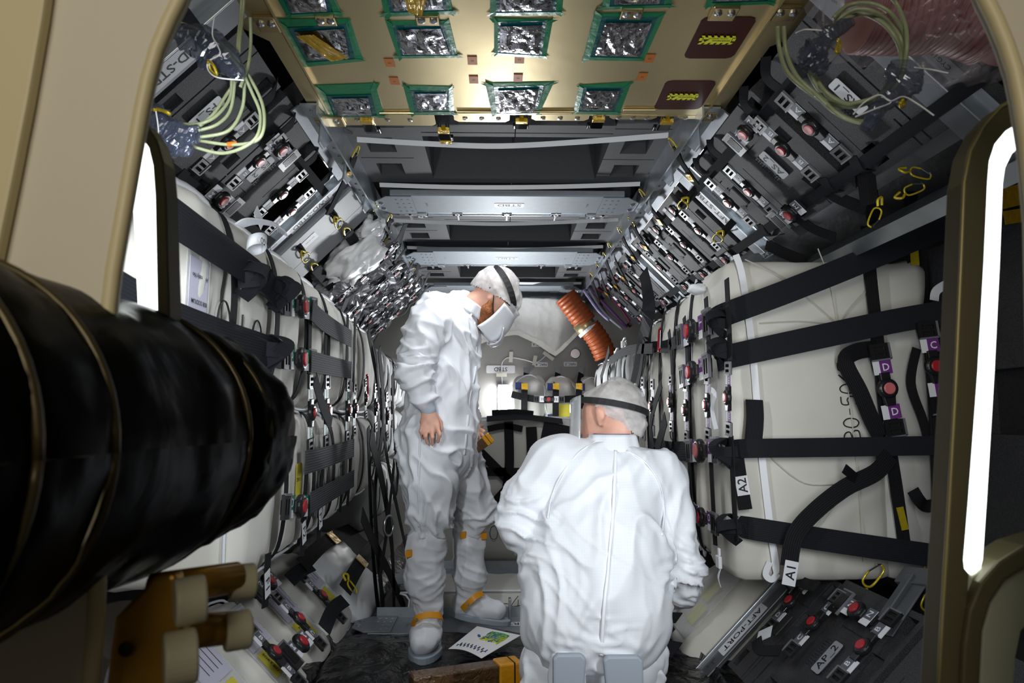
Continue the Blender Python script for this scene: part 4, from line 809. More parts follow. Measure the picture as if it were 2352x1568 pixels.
hook(Fr(LL(745, 1410)+V((RT, 0, RT))*.15, (.4, -.6, .5), (.3, .7, .5), (RT, 0, RT)), 1.2, 'yellow snap hook at the lower end of the crossed straps')
# bag under AFT-PORT
t = bag(DF(1, 0, .22, 2.98, .02), .50, .50, .25, 'cream bag with bright yellow labels beside the AFT-PORT beam', r=.08, bulge=.03, wr=.016, seed=150, n=20)
for (a, b, q) in ((-.06, -.08, 0), (.05, -.04, 0)): obj('yellow_label', MB().box(DF(1, 0, .22+a, 2.98+b, .055), -.045, .045, -.05, .05, 0, .001), NEON, t)
obj('clear_pouch', MB().box(DF(1, 0, .22, 2.95, .06), -.16, .16, -.16, .1, 0, .001), mat('clear_pouch_film', (.9, .9, .92), .1, alpha=.35), t)
# ================================================================ FAR BULKHEAD
BY = 5.94
pb = PY(BY)
def bf(px, py, c=0.): return Fr(pb(px, py)+V((0, -c, 0)), (-1, 0, 0), (0, 0, -1), (0, -1, 0))
for (x, y, s_, w_, h_, nm) in ((1133, 787, 'NAC_7', .115, .04, 'just right of the face mask'), (1236, 791, 'NAC_6', .115, .04, 'under the hanging sheet'), (1243, 837, 'NAC_4', .115, .04, 'left of the disc'), (1310, 836, 'NAC_3', .115, .04, 'below the round disc'), (1150, 848, 'STBD', .25, .068, 'above the lantern')):
    t = thing('wall_label', 'white label reading %s on the grey end wall, %s' % (s_.replace('_', ' '), nm), 'label', pb(x, y)); label_plate(bf(x, y, .001), w_, h_, s_, t, LAB, 'label_card', th=h_*.5)
for (x, y, w_, h_, nm) in ((1092, 873, .05, .02, 'upper of the two'), (1092, 883, .05, .02, 'lower of the two'), (1091, 939, .07, .06, 'larger')):
    t = thing('wall_label', '%s blank white label%s on the end wall beside the standing man' % (nm, 's' if 'two' in nm else ''), 'label', pb(x, y)); label_plate(bf(x, y, .001), w_, h_, '', t, LAB, 'label_card')
t = thing('round_cover', 'round brushed metal disc on the grey end wall', 'cover', pb(1321, 812)); obj('disc', MB().lathe(Fr(pb(1321, 812), (1, 0, 0), (0, 0, 1), (0, -1, 0)), [(.045, 0), (.045, .008), (.04, .012), (.0, .012)], 32), STEEL, t)
w_ = obj('power_cable', MB().tube(smooth([pb(*q)+V((0, -.012, 0)) for q in ((1155, 905), (1153, 870), (1152, 840), (1158, 826), (1172, 821), (1205, 826), (1232, 832), (1255, 815), (1268, 797), (1271, 780))], 5), .005, 6), ZIP, sm=True); tag(w_, 'thin white cable looping from the bright lamp up the end wall', 'cable')
for i, (A, B) in enumerate((((1174, 808), (1173, 832)), ((1230, 817), (1226, 839)), ((1248, 809), (1271, 826)), ((1140, 861), (1164, 861)))):
    a, b = pb(*A)+V((0, -.018, 0)), pb(*B)+V((0, -.018, 0)); o = obj('tape_strip', MB().ribbon([a, b], V((0, -1, 0)), .032, .001, sm=False), mat('pale_masking_tape', (.85, .83, .74), .5)); tag(o, 'short pale tape strip holding the thin cable, %s along the end wall' % ORD[i], 'tape')
lp = PY(5.918)
t = thing('led_lantern', 'bright white LED lantern standing before the grey end wall', 'lamp', lp(1155, 950))
c = lp(1155, 916); F = Fr(c, (1, 0, 0), (0, 0, 1), (0, -1, 0))
obj('diffuser', MB().box(F, -.038, .038, -.115, .10, 0, .05), mat('glowing_white_diffuser', (1, 1, 1), .5, emit=45), t, bev=.01); obj('housing', MB().box(F, -.046, .046, -.12, .125, -.03, -.002), ZIP, t, bev=.006)
obj('top_cap', MB().box(F, -.046, .046, .102, .125, -.005, .05), ZIP, t, bev=.004)
# white protective sheet below the farthest beam
CL = mat('translucent_white_sheet', (.50, .50, .50), .6, bump=.5, bscale=9, dist=.03)
top_ = [(1080, 683), (1150, 684), (1210, 684), (1260, 686), (1300, 688), (1345, 690)]; bot = [(1075, 785), (1130, 762), (1190, 752), (1240, 775), (1283, 804), (1350, 735)]
pc = PY(5.5)
def shf(u, v):
    i = min(4, int(u*5)); f = u*5-i; a = pc(*top_[i]).lerp(pc(*top_[i+1]), f); b = pc(*bot[i]).lerp(pc(*bot[i+1]), f); p = a.lerp(b, v)
    return p+V((0, -.05*noise.noise(V((p.x*6, p.z*3, 0)))-.02*abs(noise.noise(V((p.x*16, p.z*9, 3))))+v*.28, 0))
o = obj('protective_sheet', MB().grid(shf, 40, 24), CL, sm=True, solid=.002); tag(o, 'creased white protective sheet hanging below the farthest beam', 'sheet')
def edge(p): return shf(p, 1)
o = obj('sheet_hem', MB().ribbon([edge(i/24)+V((0, -.01, 0)) for i in range(25)], V((0, -1, 0)), .05, .003, sm=False), mat('white_sheet_hem', (.72, .71, .68), .6)); tag(o, 'curved bright hem along the bottom of the protective sheet', 'hem')
# orange corrugated duct
ORG_ = mat('orange_silicone_duct', (.40, .085, .02), .4, bump=.2, bscale=30)
def duct(pts, r, m, nr, parent=None, name='corrugated_hose', amp=.06, seg=28):
    P = smooth([V(p) for p in pts], max(2, nr*4//max(1, len(pts)-1))); n = len(P)
    return obj(name, MB().tube(P, [r*(1+amp*math.sin(i/n*nr*2*math.pi)) for i in range(n)], seg), m, parent, sm=True)
t = thing('orange_duct', 'orange corrugated air duct curving down at the far end wall', 'duct', pc(1345, 745))
duct([PY(5.3)(1298, 680), PY(5.3)(1322, 712), PY(5.3)(1346, 742)], .090, ORG_, 9, t); duct([PY(5.3)(1352, 750), PY(5.3)(1375, 782), PY(5.3)(1392, 820)], .088, ORG_, 9, t)
obj('metal_collar', MB().tube([PY(5.3)(1335, 738), PY(5.3)(1354, 760)], .082, 28), GOLD, t, sm=True); obj('white_band', MB().tube([PY(5.3)(1349, 753), PY(5.3)(1354, 759)], .092, 28), ZIP, t)
t = thing('side_rail', 'pale metal rail with hook brackets at the far upper right', 'rail', PY(5.0)(1400, 700)); obj('rail_body', MB().tube([UR(1350, 655), UR(1400, 735)], .014, 8), ALU, t)
for i, (A, B, C_, m_) in enumerate((((1345, 652), (1390, 700), (1440, 752), mat('purple_wire', (.16, .05, .22), .4)), ((1350, 660), (1385, 715), (1430, 755), mat('grey_wire', (.3, .3, .36), .4)), ((1356, 652), (1410, 690), (1450, 745), mat('magenta_wire', (.3, .03, .12), .4)), ((1340, 665), (1372, 710), (1398, 735), mat('lavender_wire', (.35, .3, .55), .4)))):
    o = obj('wire_bundle', MB().tube(smooth([PY(5.2)(*q) for q in (A, B, C_)], 5), .012, 6), m_, sm=True); tag(o, '%s wire bundle running along the far upper right wall beside the orange duct' % ('purple', 'grey', 'magenta', 'lavender')[i], 'wire')
# bags hung on the end wall
for i, (x0, x1, y0, y1, lab) in enumerate(((1180, 1252, 862, 968, 'left rounded white bag strapped to the end wall beside the lantern'), (1254, 1325, 866, 968, 'middle white bag with yellow label strapped to the end wall'), (1327, 1395, 868, 968, 'right white bag on the end wall, half behind the kneeling man\'s hairnet'))):
    a, b = PY(5.55)(x0, y0), PY(5.55)(x1, y1); F = Fr((a+b)/2, (1, 0, 0), (0, 0, 1), (0, -1, 0)); t = bag(F, b.x-a.x, a.z-b.z, .34, lab, r=.09, bulge=.04, wr=.02, seed=170+i, n=14, m=mat('white_nomex', (.62, .62, .60), .7))
    if i == 1: obj('yellow_label', MB().box(F.off(0.02, -.10, .045), -.05, .05, -.07, .06, 0, .003), YLAB, t)
    for sx in (-1, 1): obj('blue_patch', MB().box(F.off(-.09, .10 if sx > 0 else -.15, .035), -.025, .025, -.03, .03, 0, .004), mat('navy_patch', (.01, .02, .13), .6), t)
pz = PY(5.47)
for i, x in enumerate((1205, 1277, 1330)):
    t = thing('wall_bracket', 'small metal bracket with yellow hook on the end wall, %s from the lantern' % ORD[i], 'bracket', pb(x+4, 851)); obj('plate', MB().box(Fr(pb(x+4, 851), (1, 0, 0), (0, 0, 1), (0, -1, 0)), -.026, .026, -.03, .03, 0, .006), ALUD, t); obj('hook', MB().ring(Fr(pb(x+4, 856), (0, .7, .7), (1, 0, 0), (0, .7, -.7)), .018, .004, 12), YEL, t)
    o = strap([pb(x+4, 858)+V((0, -.03, 0)), pz(x, 890), pz(x-1, 965)], V((0, -1, 0)), .05, 'vertical black strap over the end wall bags, %s from the lantern' % ORD[i], m=WEBN)
    o = obj('amber_tape', MB().ribbon([pz(x, 880)+V((0, -.01, 0)), pz(x, 896)+V((0, -.01, 0))], V((0, -1, 0)), .052, .003, sm=False), KAP); tag(o, 'amber tape on a vertical end wall strap, %s from the lantern' % ORD[i], 'tape')
strap([pz(1175, 905), pz(1215, 914), pz(1260, 918), pz(1345, 914)], V((0, -1, 0)), .055, 'level black strap across the end wall bags', m=WEBN)
chain_px(PY(5.44), (1226, 916), (1296, 917), 'E', 'k', 180, 'red button buckle on the end wall bags', red=RED, lift=0)
# ================================================================ PORT (FLOOR) SIDE
pfl = PZ(.0001)
zb = .02
b4 = beam(yz(1452, .02), yz(1416, .02), .02, .06, 'PORT', 'near silver floor beam reading PORT behind the standing man\'s shoes', up=-1, half=.66)
b5 = beam(yz(1340, .02)-.02, yz(1305, .02), .02, .04, 'PORT', 'farther floor beam reading PORT between the two men', up=-1, half=.64)
for i, (x, y) in enumerate(((1060, 1418), (1171, 1425))):
    c = PZ(.03)(x, y); t = thing('floor_bracket', 'upright silver bracket on the near floor beam, %s of the two' % ('left' if i == 0 else 'right'), 'bracket', c); obj('bracket_body', MB().prism(Fr(c, (0, 1, 0), (0, 0, 1), (1, 0, 0)), [(-.03, 0), (.03, 0), (.02, .10), (-.02, .10)], -.006, .006), ALU, t, bev=.003)
fy = yz(1305, .02)+.16
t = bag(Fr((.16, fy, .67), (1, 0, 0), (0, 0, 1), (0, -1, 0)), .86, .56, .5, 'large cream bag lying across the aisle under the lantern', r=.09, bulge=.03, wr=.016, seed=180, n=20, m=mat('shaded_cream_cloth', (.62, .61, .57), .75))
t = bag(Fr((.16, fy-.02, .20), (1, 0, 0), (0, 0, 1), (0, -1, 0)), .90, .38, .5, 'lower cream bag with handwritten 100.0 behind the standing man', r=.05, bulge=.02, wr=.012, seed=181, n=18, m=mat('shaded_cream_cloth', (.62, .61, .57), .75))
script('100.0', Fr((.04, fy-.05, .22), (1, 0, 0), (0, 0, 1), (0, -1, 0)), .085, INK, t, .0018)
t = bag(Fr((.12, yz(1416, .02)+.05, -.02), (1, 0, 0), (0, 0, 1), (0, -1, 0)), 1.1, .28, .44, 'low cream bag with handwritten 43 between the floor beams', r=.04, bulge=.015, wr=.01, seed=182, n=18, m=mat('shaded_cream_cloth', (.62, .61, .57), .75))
script('-43', Fr((.09, yz(1416, .02)+.02, .075), (1, 0, 0), (0, 0, 1), (0, -1, 0)), .07, INK, t, .0018)
pq2 = PY(fy-.06)
for i, (pts, w_) in enumerate((([(1168, 968), (1170, 1060), (1164, 1120), (1158, 1190)], .06), ([(1095, 1082), (1200, 1084), (1290, 1082)], .055), ([(1100, 1035), (1140, 1075), (1175, 1110)], .06), ([(1185, 1100), (1140, 1150), (1100, 1200)], .06), ([(1120, 985), (1160, 978), (1200, 985)], .04), ([(1220, 980), (1222, 1040), (1215, 1080)], .07), ([(1245, 990), (1290, 1000), (1340, 1010)], .14))):
    strap([pq2(*q) for q in pts], V((0, -1, 0)), w_, 'black strap over the large floor bag under the lantern, %s of seven' % ORD[i], m=WEBN)
strap([PY(fy-.03)(1118, 962), PY(fy-.03)(1200, 958), PY(fy-.03)(1292, 968)], V((0, -.3, 1)), .12, 'broad black strap lying on top of the large floor bag', m=WEB)
strap([PY(fy+.05)(1130, 950), PY(fy+.05)(1180, 948), PY(fy+.05)(1225, 952)], V((0, -1, 0)), .05, 'black strap edge standing just below the lantern', m=WEBN)
# black plastic floor sheeting
BS = mat('black_plastic_sheeting', (.008, .008, .009), .2, bump=.9, bscale=12, kind='film', dist=.03)
def fs(u, v):
    x = -.66+u*1.62; y = 1.2+v*(yz(1455, .02)-1.2); return V((x, y, .022+.016*noise.noise(V((x*5, y*7, 0)))+.010*abs(noise.noise(V((x*14, y*11, 4))))))
o = obj('floor_sheeting', MB().grid(fs, 70, 80), BS, sm=True, solid=.002); tag(o, 'crinkled black plastic sheeting covering the aisle floor', 'sheeting')
obj('trim_1', MB().box(W0, CX-.70, CX+.92, 1.1, yz(1452, .02)-.01, -.06, .0), SHELL, kind='structure')
def fs2(s):
    def f(u, v):
        y = 2.3+u*3.2; a = -.05+v*.12; p = DF(s, 0, a, y, .0).o; return p+V((0, 0, .03*noise.noise(V((y*4, a*14, s)))))
    return f
o = obj('side_sheeting', MB().grid(fs2(-1), 50, 14), BS, sm=True); tag(o, 'crumpled black sheeting at the foot of the left bags', 'sheeting')
o = obj('side_sheeting', MB().grid(fs2(1), 50, 14), BS, sm=True); tag(o, 'crumpled black sheeting at the foot of the right bags', 'sheeting')
pt = PZ(.062)
C4 = [pt(*q) for q in ((1030, 1490), (1096, 1441), (1196, 1462), (1106, 1512))]
t = thing('instruction_sheet', 'white paper with a coloured scribbled diagram on the floor', 'paper', C4[0])
def pf(u, v): return C4[0].lerp(C4[3], u).lerp(C4[1].lerp(C4[2], u), v)+V((0, 0, .012*math.sin(u*3.1)*(1-v)+.006*v))
obj('paper', MB().grid(pf, 12, 12), mat('white_paper', (.85, .85, .87), .6), t, solid=.001)
for nm, col, n_ in (('yellow_scribble', (.6, .62, .02), 5), ('green_scribble', (.05, .35, .1), 4), ('blue_scribble', (.02, .12, .4), 4)):
    mb = MB(); m_ = mat(nm+'_ink', col, .6)
    for k in range(n_):
        P = [pf(random.uniform(.42, .88), random.uniform(.48, .88))+V((0, 0, .0025)) for _ in range(7)]; mb = MB().tube(smooth(P, 3), .0022, 4); obj(nm, mb, m_, t)
obj('blue_mark', MB().tube([pf(.30, .62)+V((0, 0, .003)), pf(.36, .58)+V((0, 0, .003))], .006, 4), mat('blue_scribble_ink', (.02, .12, .4), .6), t)
for k in range(16):
    a = pf(.14+k*.05, .17)+V((0, 0, .003)); b = pf(.14+k*.05, .24 if k % 2 else .11)+V((0, 0, .003)); obj('chart_tick', MB().tube([a, b], .0016, 4), INK if k % 3 else mat('blue_scribble_ink', (.02, .12, .4), .6), t)
obj('chart_line', MB().tube([pf(.1, .17)+V((0, 0, .003)), pf(.92, .17)+V((0, 0, .003))], .001, 4), INK, t)
# wrapped bar on the floor
pw = PZ(.115); A, B, C_ = pw(938, 1540), pw(1168, 1508), pw(945, 1556)
u = (B-A).normalized(); u.z = 0; v = V((0, 0, 1)).cross(u)
t = thing('wrapped_bar', 'long bar wrapped in brown film with a yellow taped end', 'bar', (A.x, A.y, .02)); F = Fr((A.x, A.y, .045), u, v, (0, 0, 1)); L_ = (B-A).length+.01
BRF = mat('brown_wrapping_film', (.11, .055, .02), .16, .1, bump=.9, bscale=30, kind='film', dist=.02, coat=.4)
obj('wrapped_body', MB().box(F, 0, L_-.07, -.07, .0, -.012, .07), BRF, t, bev=.006); obj('yellow_taped_end', MB().box(F, L_-.07, L_+.015, -.073, .003, -.014, .073), mat('orange_yellow_tape', (.75, .33, .01), .25, bump=.5, bscale=40, coat=.5), t, bev=.006)
obj('tape_seam', MB().box(F, L_-.018, L_-.014, -.075, .005, -.014, .0745), INK, t)
# dark straps and hardware on the floor at the right of the kneeling man
for i, (pts, w_) in enumerate((([(1540, 1300), (1580, 1380), (1560, 1450), (1600, 1520)], .06), ([(1520, 1440), (1570, 1470), (1620, 1480)], .05), ([(1600, 1400), (1560, 1500), (1540, 1568)], .05), ([(1500, 1500), (1560, 1540), (1620, 1560)], .07))):
    strap([DP(1, 0)(*q)+V((-.10, 0, .10)) for q in pts], V((-RT, 0, RT)), w_, 'loose black strap on the floor right of the kneeling man, %s' % ORD[i], m=WEBN)
t = thing('steel_clip', 'small bright steel clip in the dark right of the kneeling man', 'clip', LR(1572, 1460)+V((-.12, 0, .12))); F = Fr(LR(1572, 1460)+V((-.12, 0, .12)), (.2, 0, 1), (0, 1, 0), (-1, 0, .2)); obj('clip_body', MB().box(F, -.03, .03, -.008, -.003, 0, .01).box(F, -.03, .03, .003, .008, 0, .01).box(F, -.01, -.005, -.008, .008, 0, .01), STEEL, t)
# grey flat case with bagged end, film heap (upper left beyond the beam)
G = DF(-1, 1, .28, 3.12, .03); t = thing('grey_flat_case', 'flat grey case with small white labels right of the FWD-STBD beam', 'case', G.o)
obj('case_body', MB().box(G, -.27, .27, -.20, .20, -.06, 0), mat('light_grey_composite', (.33, .34, .36), .5, var=.06, vscale=200), t, bev=.008); obj('case_seam', MB().box(G, -.27, .27, .03, .034, 0, .001), LABG, t)
label_plate(G.off(.02, -.10, .001), .08, .07, 'PN 14-220', t, LAB, 'paper_label', th=.008, r=.02)
PB = mat('white_polythene', (.92, .92, .93), .4)
def lump(name, c, ax, r, amp, fq, seed, m, label, cat, nu=40, nv=26, flat=False, group=None):
    def f(u, v):
        a, b = u*2*math.pi, (v-.5)*math.pi; d = ax[0]*math.cos(b)*math.cos(a)+ax[1]*math.cos(b)*math.sin(a)+ax[2]*math.sin(b); q = V((math.cos(b)*math.cos(a), math.cos(b)*math.sin(a), math.sin(b)))*fq+V((seed*3.1, seed, 0))
        return c+d*r*(1+amp*(noise.noise(q)+.8*(abs(noise.noise(q*2.1))**.5-.4)))
    o = obj(name, MB().grid(f, nu, nv), m, sm=False); weld(o, 1e-4)
    if flat:
        for p in o.data.polygons: p.use_smooth = False
    return tag(o, label, cat, group)
E1 = (V((0, 1, 0)), V((-.7, 0, -.7))*.8, V((.7, 0, -.7))*.5)
lump('plastic_bag', DF(-1, 1, .20, 3.50, .08).o, (V((0, 1, 0)), V((-RT, 0, -RT))*1.0, V((RT, 0, -RT))*.5), .17, .42, 1.7, 3, PB, 'crumpled white polythene bag at the end of the grey flat case', 'bag')
lump('plastic_bag', DF(-1, 1, .04, 3.38, .06).o, (V((0, 1, 0)), V((-RT, 0, -RT)), V((RT, 0, -RT))*.6), .075, .4, 1.6, 8, PB, 'small knotted white polythene bag above the grey flat case', 'bag')
FO = mat('crumpled_bright_foil', (.62, .62, .65), .2, .55)
k = 0
for b in (3.72, 3.98, 4.25, 4.52, 4.8, 5.1):
    for a in (.12, .34, .56):
        lump('film_bundle', DF(-1, 1, a+random.uniform(-.03, .03), b, .02).o, (V((0, 1, 0))*.9, V((-RT, 0, -RT)), V((RT, 0, -RT))*.45), .15, .75, 3.6, 20+k, FO, 'crumpled silver film bundle on the far upper left, %s row, %s' % (ORD[k//3], ('inner', 'middle', 'outer')[k % 3]), 'film', 30, 20, True, 'silver film bundles on the far upper left'); k += 1
for i in range(39):
    b = 3.55+random.random()*1.7; a = random.uniform(.0, .6); c = DF(-1, 1, a, b, .09); L2 = random.uniform(.08, .2); an = random.uniform(-.6, .6)
    d = c.u*math.sin(an+1.2)+c.v*math.cos(an+1.2); strap([c.o-d*L2, c.o+c.n*.02, c.o+d*L2-c.n*.03], c.n, random.uniform(.025, .05), '%s strap piece tangled over the silver film heap, %s row, %s side, %s' % ('black' if i % 3 else 'grey ribbed', ('nearest', 'second', 'third', 'farthest')[min(3, int((b-3.55)/.43))], 'inner' if a < .3 else 'outer', ORD[i % 13] + (' run' if i < 13 else ' loop' if i < 26 else ' end')), m=WEBN if i % 3 else WEBG, group='black straps tangled over the silver film')
for i in range(12):
    c = DF(-1, 1, .08+.17*(i % 3), 3.68+.42*(i//3), .12); c2 = Fr(c.o, c.v, -c.u, c.n) if i % 2 else c
    chain(c2, .75, '', 's', 0, 'small pale buckle strap over the silver film heap, %s row, %s' % (ORD[i//3], ('inner', 'middle', 'outer')[i % 3]), 'full', PINK, 'buckle straps tangled over the silver film')
# white zip ties and loop tag on the second left bag
zp = PX(LX+.03)
t = thing('zip_tie_bunch', 'bunch of white zip ties on top of a left bag', 'zip ties', zp(555, 525))
for i in range(7):
    obj('zip_tie', MB().ribbon([zp(540+i*3, 515+i), zp(553+i*4, 502+i*2)+V((.02, 0, 0)), zp(590+i*3, 512+i*2)+V((.05, 0, 0)), zp(606+i*4, 528+i*2)+V((.04, 0, -.005))], V((.5, -.6, .3)), .005, .0015), ZIP, t)
obj('tie_flag', MB().box(Fr(zp(578, 500)+V((.02, 0, 0)), (.1, .7, -.6), (0, .6, .7), (1, 0, 0)), -.03, .03, -.02, .02, 0, .001), ZIP, t)
c = zp(546, 560)+V((.03, 0, 0)); t = thing('loop_tag', 'white looped tag reading NO GO on the left bags', 'tag', c)
obj('loop', MB().grid(lambda u, v: c+V((.022*math.sin(u*6.28)+.02, .04*math.cos(u*6.28), .012*math.sin(u*6.28)+(v-.5)*.03)), 30, 2), ZIP, t, sm=True, solid=.001); text('NO GO', Fr(c+V((.046, -.005, .0)), (0, -1, 0), (0, 0, -1), (1, 0, 0)), .016, INK, t)
# white snap clip under the right bags
c = PX(RX-.06)(1655, 1290); t = thing('white_clip', 'white plastic clip hanging under the right bags', 'clip', c); F = Fr(c, (0, -1, 0), (0, 0, 1), (-1, 0, 0)); obj('clip_body', MB().box(F, -.018, .018, -.02, .02, 0, .012).box(F, -.008, .008, .02, .045, 0, .008), ZIP, t, bev=.003); obj('tail', MB().ribbon([F.p(0, -.02), F.p(.004, -.05, .01), F.p(-.006, -.08)], F.n, .012, .002), ZIP, t)
c = PX(RX-.05)(1600, 664); lump('white_pouch', c, (V((0, .5, 0)), V((.5, 0, 0)), V((0, 0, .3))), .07, .3, 2, 5, ZIP, 'small white knotted pouch on top of the right bag row', 'pouch', 16, 10)
c = PX(RX-.06)(1635, 925); o = obj('loop_tag', MB().ribbon([PX(RX-.07)(1634, 895), PX(RX-.10)(1642, 905), PX(RX-.09)(1636, 940), PX(RX-.08)(1645, 985)], V((-1, -.4, 0)), .02, .001), ZIP); tag(o, 'dangling white paper tag beside the purple F strap', 'tag')
# ================================================================ PEOPLE (blended surfaces grown over posed limbs)
def nets(D, o, h):
    S = D < 0; nx, ny, nz = D.shape; cs = [(i, j, k) for i in (0, 1) for j in (0, 1) for k in (0, 1)]
    cut = lambda A, c: A[c[0]:nx-1+c[0], c[1]:ny-1+c[1], c[2]:nz-1+c[2]]
    n = sum(cut(S, c).astype(np.int8) for c in cs); act = (n > 0) & (n < 8); I = np.argwhere(act); idx = -np.ones(act.shape, int); idx[act] = np.arange(len(I))
    P = np.zeros((len(I), 3)); W = np.zeros(len(I)); I0, I1, I2 = I.T
    for a in cs:
        for ax in range(3):
            if a[ax]: continue
            b = list(a); b[ax] = 1; da = D[I0+a[0], I1+a[1], I2+a[2]]; db = D[I0+b[0], I1+b[1], I2+b[2]]; m = (da < 0) != (db < 0)
            t = np.where(m, da/(da-db+1e-12), 0); q = np.array(a)[None]+t[:, None]*np.array([ax == 0, ax == 1, ax == 2]); P += q*m[:, None]; W += m
    P = (P/W[:, None]+I)*h+np.array(o); F = []
    for ax in range(3):
        u, v = (ax+1) % 3, (ax+2) % 3; sl = [slice(1, s-1) for s in D.shape]; sl[ax] = slice(0, D.shape[ax]-1); s2 = list(sl); s2[ax] = slice(1, D.shape[ax]); A, B = S[tuple(sl)], S[tuple(s2)]; E_ = np.argwhere(A != B)
        if not len(E_): continue
        off = np.array([1, 1, 1]); off[ax] = 0; E0 = E_+off; inside = A[tuple(E_.T)]
        def cid(du, dv): q = E0.copy(); q[:, u] -= du; q[:, v] -= dv; return idx[tuple(q.T)]
        q = np.stack([cid(1, 1), cid(0, 1), cid(0, 0), cid(1, 0)], 1); q[~inside] = q[~inside][:, ::-1]; F.append(q)
    return P, np.concatenate(F)
def blend(prims, h, pad=.05, k=.03):
    """prims: (a, b, ra, rb[, squash axis, ratio])  ->  (verts, faces)"""
    pts = np.array([[*p[i]] for p in prims for i in (0, 1)]); rm = max(max(p[2], p[3]) for p in prims)*1.35+pad; lo, hi = pts.min(0)-rm, pts.max(0)+rm
    n = np.ceil((hi-lo)/h).astype(int)+1; X, Y, Z = [lo[i]+h*np.arange(n[i]) for i in range(3)]; D = np.full(n, 9., np.float32)
    for p in prims:
        a, b, ra, rb = np.array(p[0]), np.array(p[1]), p[2], p[3]; R = max(ra, rb)*1.3+k*1.2+.03
        l2, h2_ = np.minimum(a, b)-R, np.maximum(a, b)+R; s = [slice(max(0, int((l2[i]-lo[i])/h)), min(n[i], int((h2_[i]-lo[i])/h)+2)) for i in range(3)]
        G = np.stack(np.meshgrid(X[s[0]], Y[s[1]], Z[s[2]], indexing='ij'), -1)-a; ab = b-a; L2 = float(ab@ab)
        if len(p) > 4:
            ax = np.array(V(p[4]).normalized()); G = G+(G@ax)[..., None]*ax*(1/p[5]-1); ab = ab+(ab@ax)*ax*(1/p[5]-1); L2 = float(ab@ab)
        t = np.clip((G@ab)/L2, 0, 1) if L2 > 1e-9 else np.zeros(G.shape[:-1]); d = np.linalg.norm(G-t[..., None]*ab, axis=-1)-(ra+(rb-ra)*t)
        kk = p[6] if len(p) > 6 else k; c = D[s[0], s[1], s[2]]; e = np.clip(.5+.5*(c-d)/kk, 0, 1); D[s[0], s[1], s[2]] = (c*(1-e)+d*e-kk*e*(1-e)).astype(np.float32)
    return nets(D, lo, h)
def nrm(P, F):
    N = np.zeros_like(P); c = np.cross(P[F[:, 2]]-P[F[:, 0]], P[F[:, 3]]-P[F[:, 1]])
    for i in range(4): np.add.at(N, F[:, i], c)
    return N/(np.linalg.norm(N, axis=1)[:, None]+1e-12)
def relax(P, F, it=2, w=.5):
    for _ in range(it):
        S = np.zeros_like(P); C = np.zeros(len(P))
        for i in range(4): a, b = F[:, i], F[:, (i+1) % 4]; np.add.at(S, a, P[b]); np.add.at(S, b, P[a]); np.add.at(C, a, 1); np.add.at(C, b, 1)
        P = P*(1-w)+S/C[:, None]*w
    return P
def figure(name, prims, h, m, parent, k=.03, folds=None, zones=(), sd=0, amp=.010, it=2, tight=(), lean=(0, 0, 0), keep=None, fz=3.0, fx=10., dg=.9):
    P, F = blend(prims, h, k=k); P = relax(P, F, it)
    if folds:
        N = nrm(P, F); D = np.zeros(len(P)); nn = noise.noise
        for i, p in enumerate(P):
            x, y, z = p; wz = 0.
            for (c, r) in zones: q = ((x-c[0])**2+(y-c[1])**2+(z-c[2])**2)**.5; wz = max(wz, 1-q/r)
            x2, y2 = x+lean[0]*z, y+lean[1]*z; g = nn(V((x*4+sd, y*4, z*4)))*.6; xd, zd = x*.75+z*.66, z*.75-x*.66
            a = max(0, 1-abs(nn(V((x2*fx+g*2, y2*fx+sd, z*fz+g))))*3.6)**1.4*1.3+max(0, 1-abs(nn(V((xd*fx*1.2+g*2, y*6+sd+9, zd*fz*.9))))*4.2)**1.4*dg-.6; b = nn(V((x*3.2, y*3.2+sd, z*2.4)))
            e = (max(0, 1-abs(nn(V((x*7+g, y*7+sd, z*24+g*5))))*3.2)**1.3*2-.7) if wz > 0 else 0; cfin = 1-abs(nn(V((x2*21+g*3, y2*21, z*12+sd))))*2
            D[i] = amp*(a*.75*(1-wz*.7)+b*1.1+e*wz*1.25+cfin*.22)
            for (c, r) in tight:
                q = ((x-c[0])**2+(y-c[1])**2+(z-c[2])**2)**.5
                if q < r: D[i] *= (q/r)
        P = P+N*D[:, None]; P = relax(P, F, 1, .15)
    if keep is not None:
        ok = np.array([keep(*p) for p in P]); F = F[ok[F].all(1)]
    org = np.array(ORG[parent.name]); me = bpy.data.meshes.new(name); me.from_pydata((P-org).tolist(), [], F.tolist())
    for q in me.polygons: q.use_smooth = True
    me.materials.append(m); bm = bmesh.new(); bm.from_mesh(me); lo_ = [v for v in bm.verts if not v.link_faces]; bmesh.ops.delete(bm, geom=lo_, context='VERTS'); bmesh.ops.recalc_face_normals(bm, faces=bm.faces); bm.to_mesh(me); bm.free()
    o = bpy.data.objects.new(name, me); COL.objects.link(o); o.parent = parent; ORG[o.name] = ORG[parent.name]; return o
